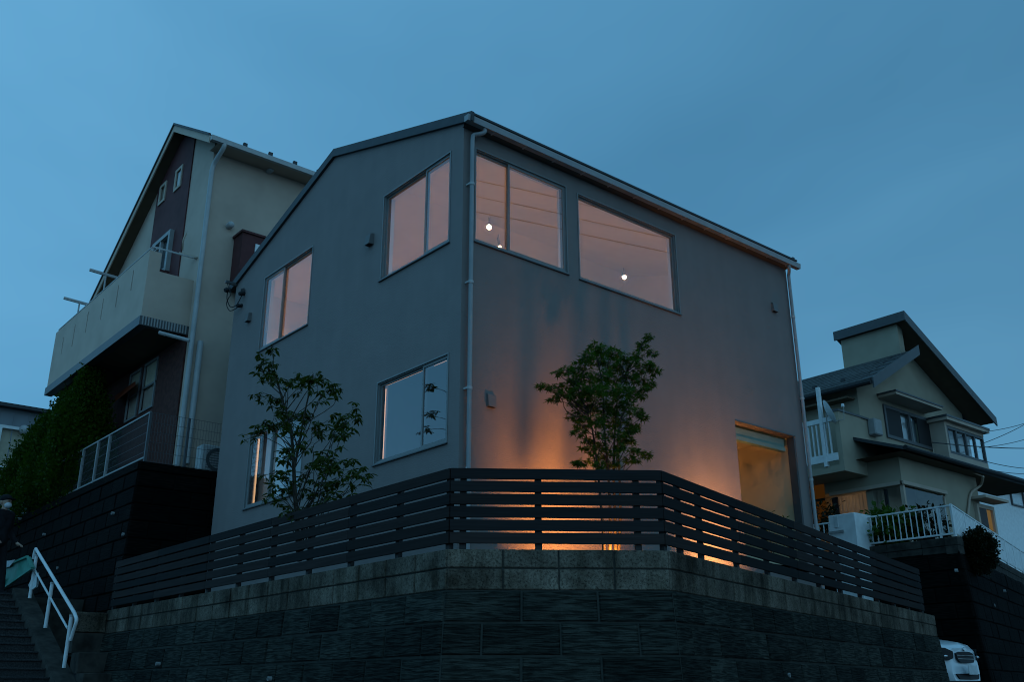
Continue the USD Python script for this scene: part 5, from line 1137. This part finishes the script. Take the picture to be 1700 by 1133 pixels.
# ------------------------------------------------------------------ parked car, nose to the street
def car():
    cx, ny = 11.42, -0.60; gz0 = float(gz(cx, 0.5)) - 0.0
    t = thing('parked_car', 'silver compact car parked nose out in the gap between the walls', 'car', V(cx, ny + 2, gz0))
    # sections along the length (u = 0 at the nose), half widths and heights
    us = [0.0, 0.05, 0.14, 0.35, 0.75, 1.05, 1.25, 1.6, 2.1, 2.9, 3.5, 3.85, 4.0]
    def half(u): return 0.84 * min(1, 0.62 + 0.38 * min(1, (u / 0.55)) ** 0.6) * (1 if u < 3.3 else 1 - 0.14 * ((u - 3.3) / 0.7) ** 2)
    def top(u):
        return float(np.interp(u, [0, 0.05, 0.14, 0.35, 0.75, 1.05, 1.25, 4.0], [0.80, 0.84, 0.88, 0.92, 0.98, 1.02, 1.04, 1.02]))
    def ring(u):
        w, h, b = half(u), top(u), 0.2 + (0.03 if u < 0.1 else 0)
        pr = [(-0.0, b), (-w * 0.9, b), (-w, b + 0.12), (-w, 0.5), (-w * 0.985, h - 0.16), (-w * 0.93, h - 0.05), (-w * 0.75, h - 0.01), (0, h + 0.02 + (0.015 if u > 0.1 else 0))]
        pr = pr + [(-x, z) for x, z in pr[-2:0:-1]]
        return [V(cx + x, ny + u + (0.16 * (abs(x) / 0.84) ** 2.2 if u < 0.2 else 0) + (0.05 * max(0, z - 0.45) / 0.4 if u < 0.1 else 0), gz0 + z) for x, z in pr]
    R = [ring(u) for u in us]; n = len(R[0]); v = [p for r in R for p in r]; f = []
    for i in range(len(R) - 1):
        for j in range(n): a, b = i * n + j, i * n + (j + 1) % n; f += [[a, b, b + n], [a, b + n, a + n]]
    for o, s_ in ((0, 1), ((len(R) - 1) * n, -1)):
        c = len(v); v.append(np.mean(v[o:o + n], axis=0))
        for j in range(n): f.append([c, o + (j + 1) % n, o + j][::s_])
    obj('body', TM(v, f), 'car_paint', t, smooth=35)
    # cabin
    def cab(z, y0, y1, w): return [V(cx - w, ny + y0 + 0.1, gz0 + z), V(cx - w * 0.6, ny + y0, gz0 + z), V(cx + w * 0.6, ny + y0, gz0 + z), V(cx + w, ny + y0 + 0.1, gz0 + z), V(cx + w, ny + y1, gz0 + z), V(cx - w, ny + y1, gz0 + z)]
    lo, hi = cab(1.03, 1.12, 3.8, 0.76), cab(1.47, 1.85, 3.5, 0.6); v = lo + hi; f = []
    for j in range(6): k = (j + 1) % 6; f += [[j, k, 6 + k], [j, 6 + k, 6 + j]]
    obj('glasshouse', TM(v, f), 'black', t, smooth=20)
    obj('roof', trimesh.convex.convex_hull(np.array([p + V(0, 0, z) for p in hi for z in (0.0, 0.05)] )), 'car_paint', t)
    fy = lambda x, z: ny + 0.16 * (abs(x) / 0.84) ** 2.2 + 0.05 * max(0, z - 0.45) / 0.4 - 0.012
    def patch(name, pts, material, parent, thick=0.03, out=0.004):
        fr = [V(cx + x, fy(x, z) - out, gz0 + z) for x, z in pts]; bk = [p + V(0, thick, 0) for p in fr]; c = np.mean(fr, axis=0); m = len(fr)
        v = fr + bk + [c]; f = []
        for j in range(m): k = (j + 1) % m; f += [[2 * m, k, j], [j, k, m + k], [j, m + k, m + j]]
        return obj(name, TM(v, f), material, parent)
    gr = patch('grille', [(-0.33, 0.71), (-0.2, 0.74), (0, 0.745), (0.2, 0.74), (0.33, 0.71), (0.32, 0.60), (0.24, 0.55), (0, 0.54), (-0.24, 0.55), (-0.32, 0.60)], 'black', t)
    for z in (0.675, 0.615): patch('grille_bar', [(-0.31, z + 0.007), (0, z + 0.007), (0.31, z + 0.007), (0.31, z - 0.007), (0, z - 0.007), (-0.31, z - 0.007)], 'vent_grey', gr, 0.02, 0.010)
    patch('badge', [(0.05 * math.cos(a), 0.785 + 0.03 * math.sin(a)) for a in np.linspace(0, 6.28, 12)[:-1]], 'chrome', t, 0.02, 0.012)
    patch('air_intake', [(-0.44, 0.35), (-0.2, 0.355), (0, 0.36), (0.2, 0.355), (0.44, 0.35), (0.36, 0.26), (0, 0.25), (-0.36, 0.26)], 'black', t)
    for s_ in (-1, 1):
        hl = [V(cx + s_ * x, ny + y, gz0 + z) for x, y, z in ((0.44, 0.035, 0.74), (0.60, 0.09, 0.80), (0.74, 0.26, 0.82), (0.80, 0.50, 0.83), (0.815, 0.42, 0.70), (0.74, 0.20, 0.62), (0.58, 0.075, 0.58), (0.46, 0.03, 0.62))]
        c = np.mean(hl, axis=0) + V(s_ * 0.05, -0.05, 0); f = [[8, j, (j + 1) % 8] for j in range(8)]
        head = obj('headlight', TM(hl + [c], f), 'black', t, smooth=True)
        obj('lamp', ball(V(cx + s_ * 0.60, ny + 0.10, gz0 + 0.655), [0.07, 0.03, 0.03], 2), 'chrome', head, smooth=True); obj('lamp', ball(V(cx + s_ * 0.68, ny + 0.20, gz0 + 0.755), [0.05, 0.04, 0.03], 2), 'chrome', head, smooth=True)
        mir = V(cx + s_ * 0.93, ny + 1.45, gz0 + 1.05); obj('mirror', ball(mir, [0.1, 0.06, 0.07], 2), 'car_paint', t, smooth=True)
        for y in (0.75, 3.25):
            w = trimesh.creation.cylinder(0.3, 0.19, sections=28); w.apply_transform(trimesh.transformations.rotation_matrix(math.pi / 2, [0, 1, 0])); w.apply_translation([cx + s_ * 0.76, ny + y, gz0 + 0.3])
            wh = obj('wheel', w, 'rubber', t, smooth=30)
            k = trimesh.creation.cylinder(0.19, 0.2, sections=20); k.apply_transform(trimesh.transformations.rotation_matrix(math.pi / 2, [0, 1, 0])); k.apply_translation([cx + s_ * 0.765, ny + y, gz0 + 0.3]); obj('rim', k, 'pale_metal', wh, smooth=30)
    pl = obj('number_plate', cbox(V(cx, ny - 0.075, gz0 + 0.42), (0.33, 0.012, 0.165), None, 0.004), 'white_sheet', t)
car()
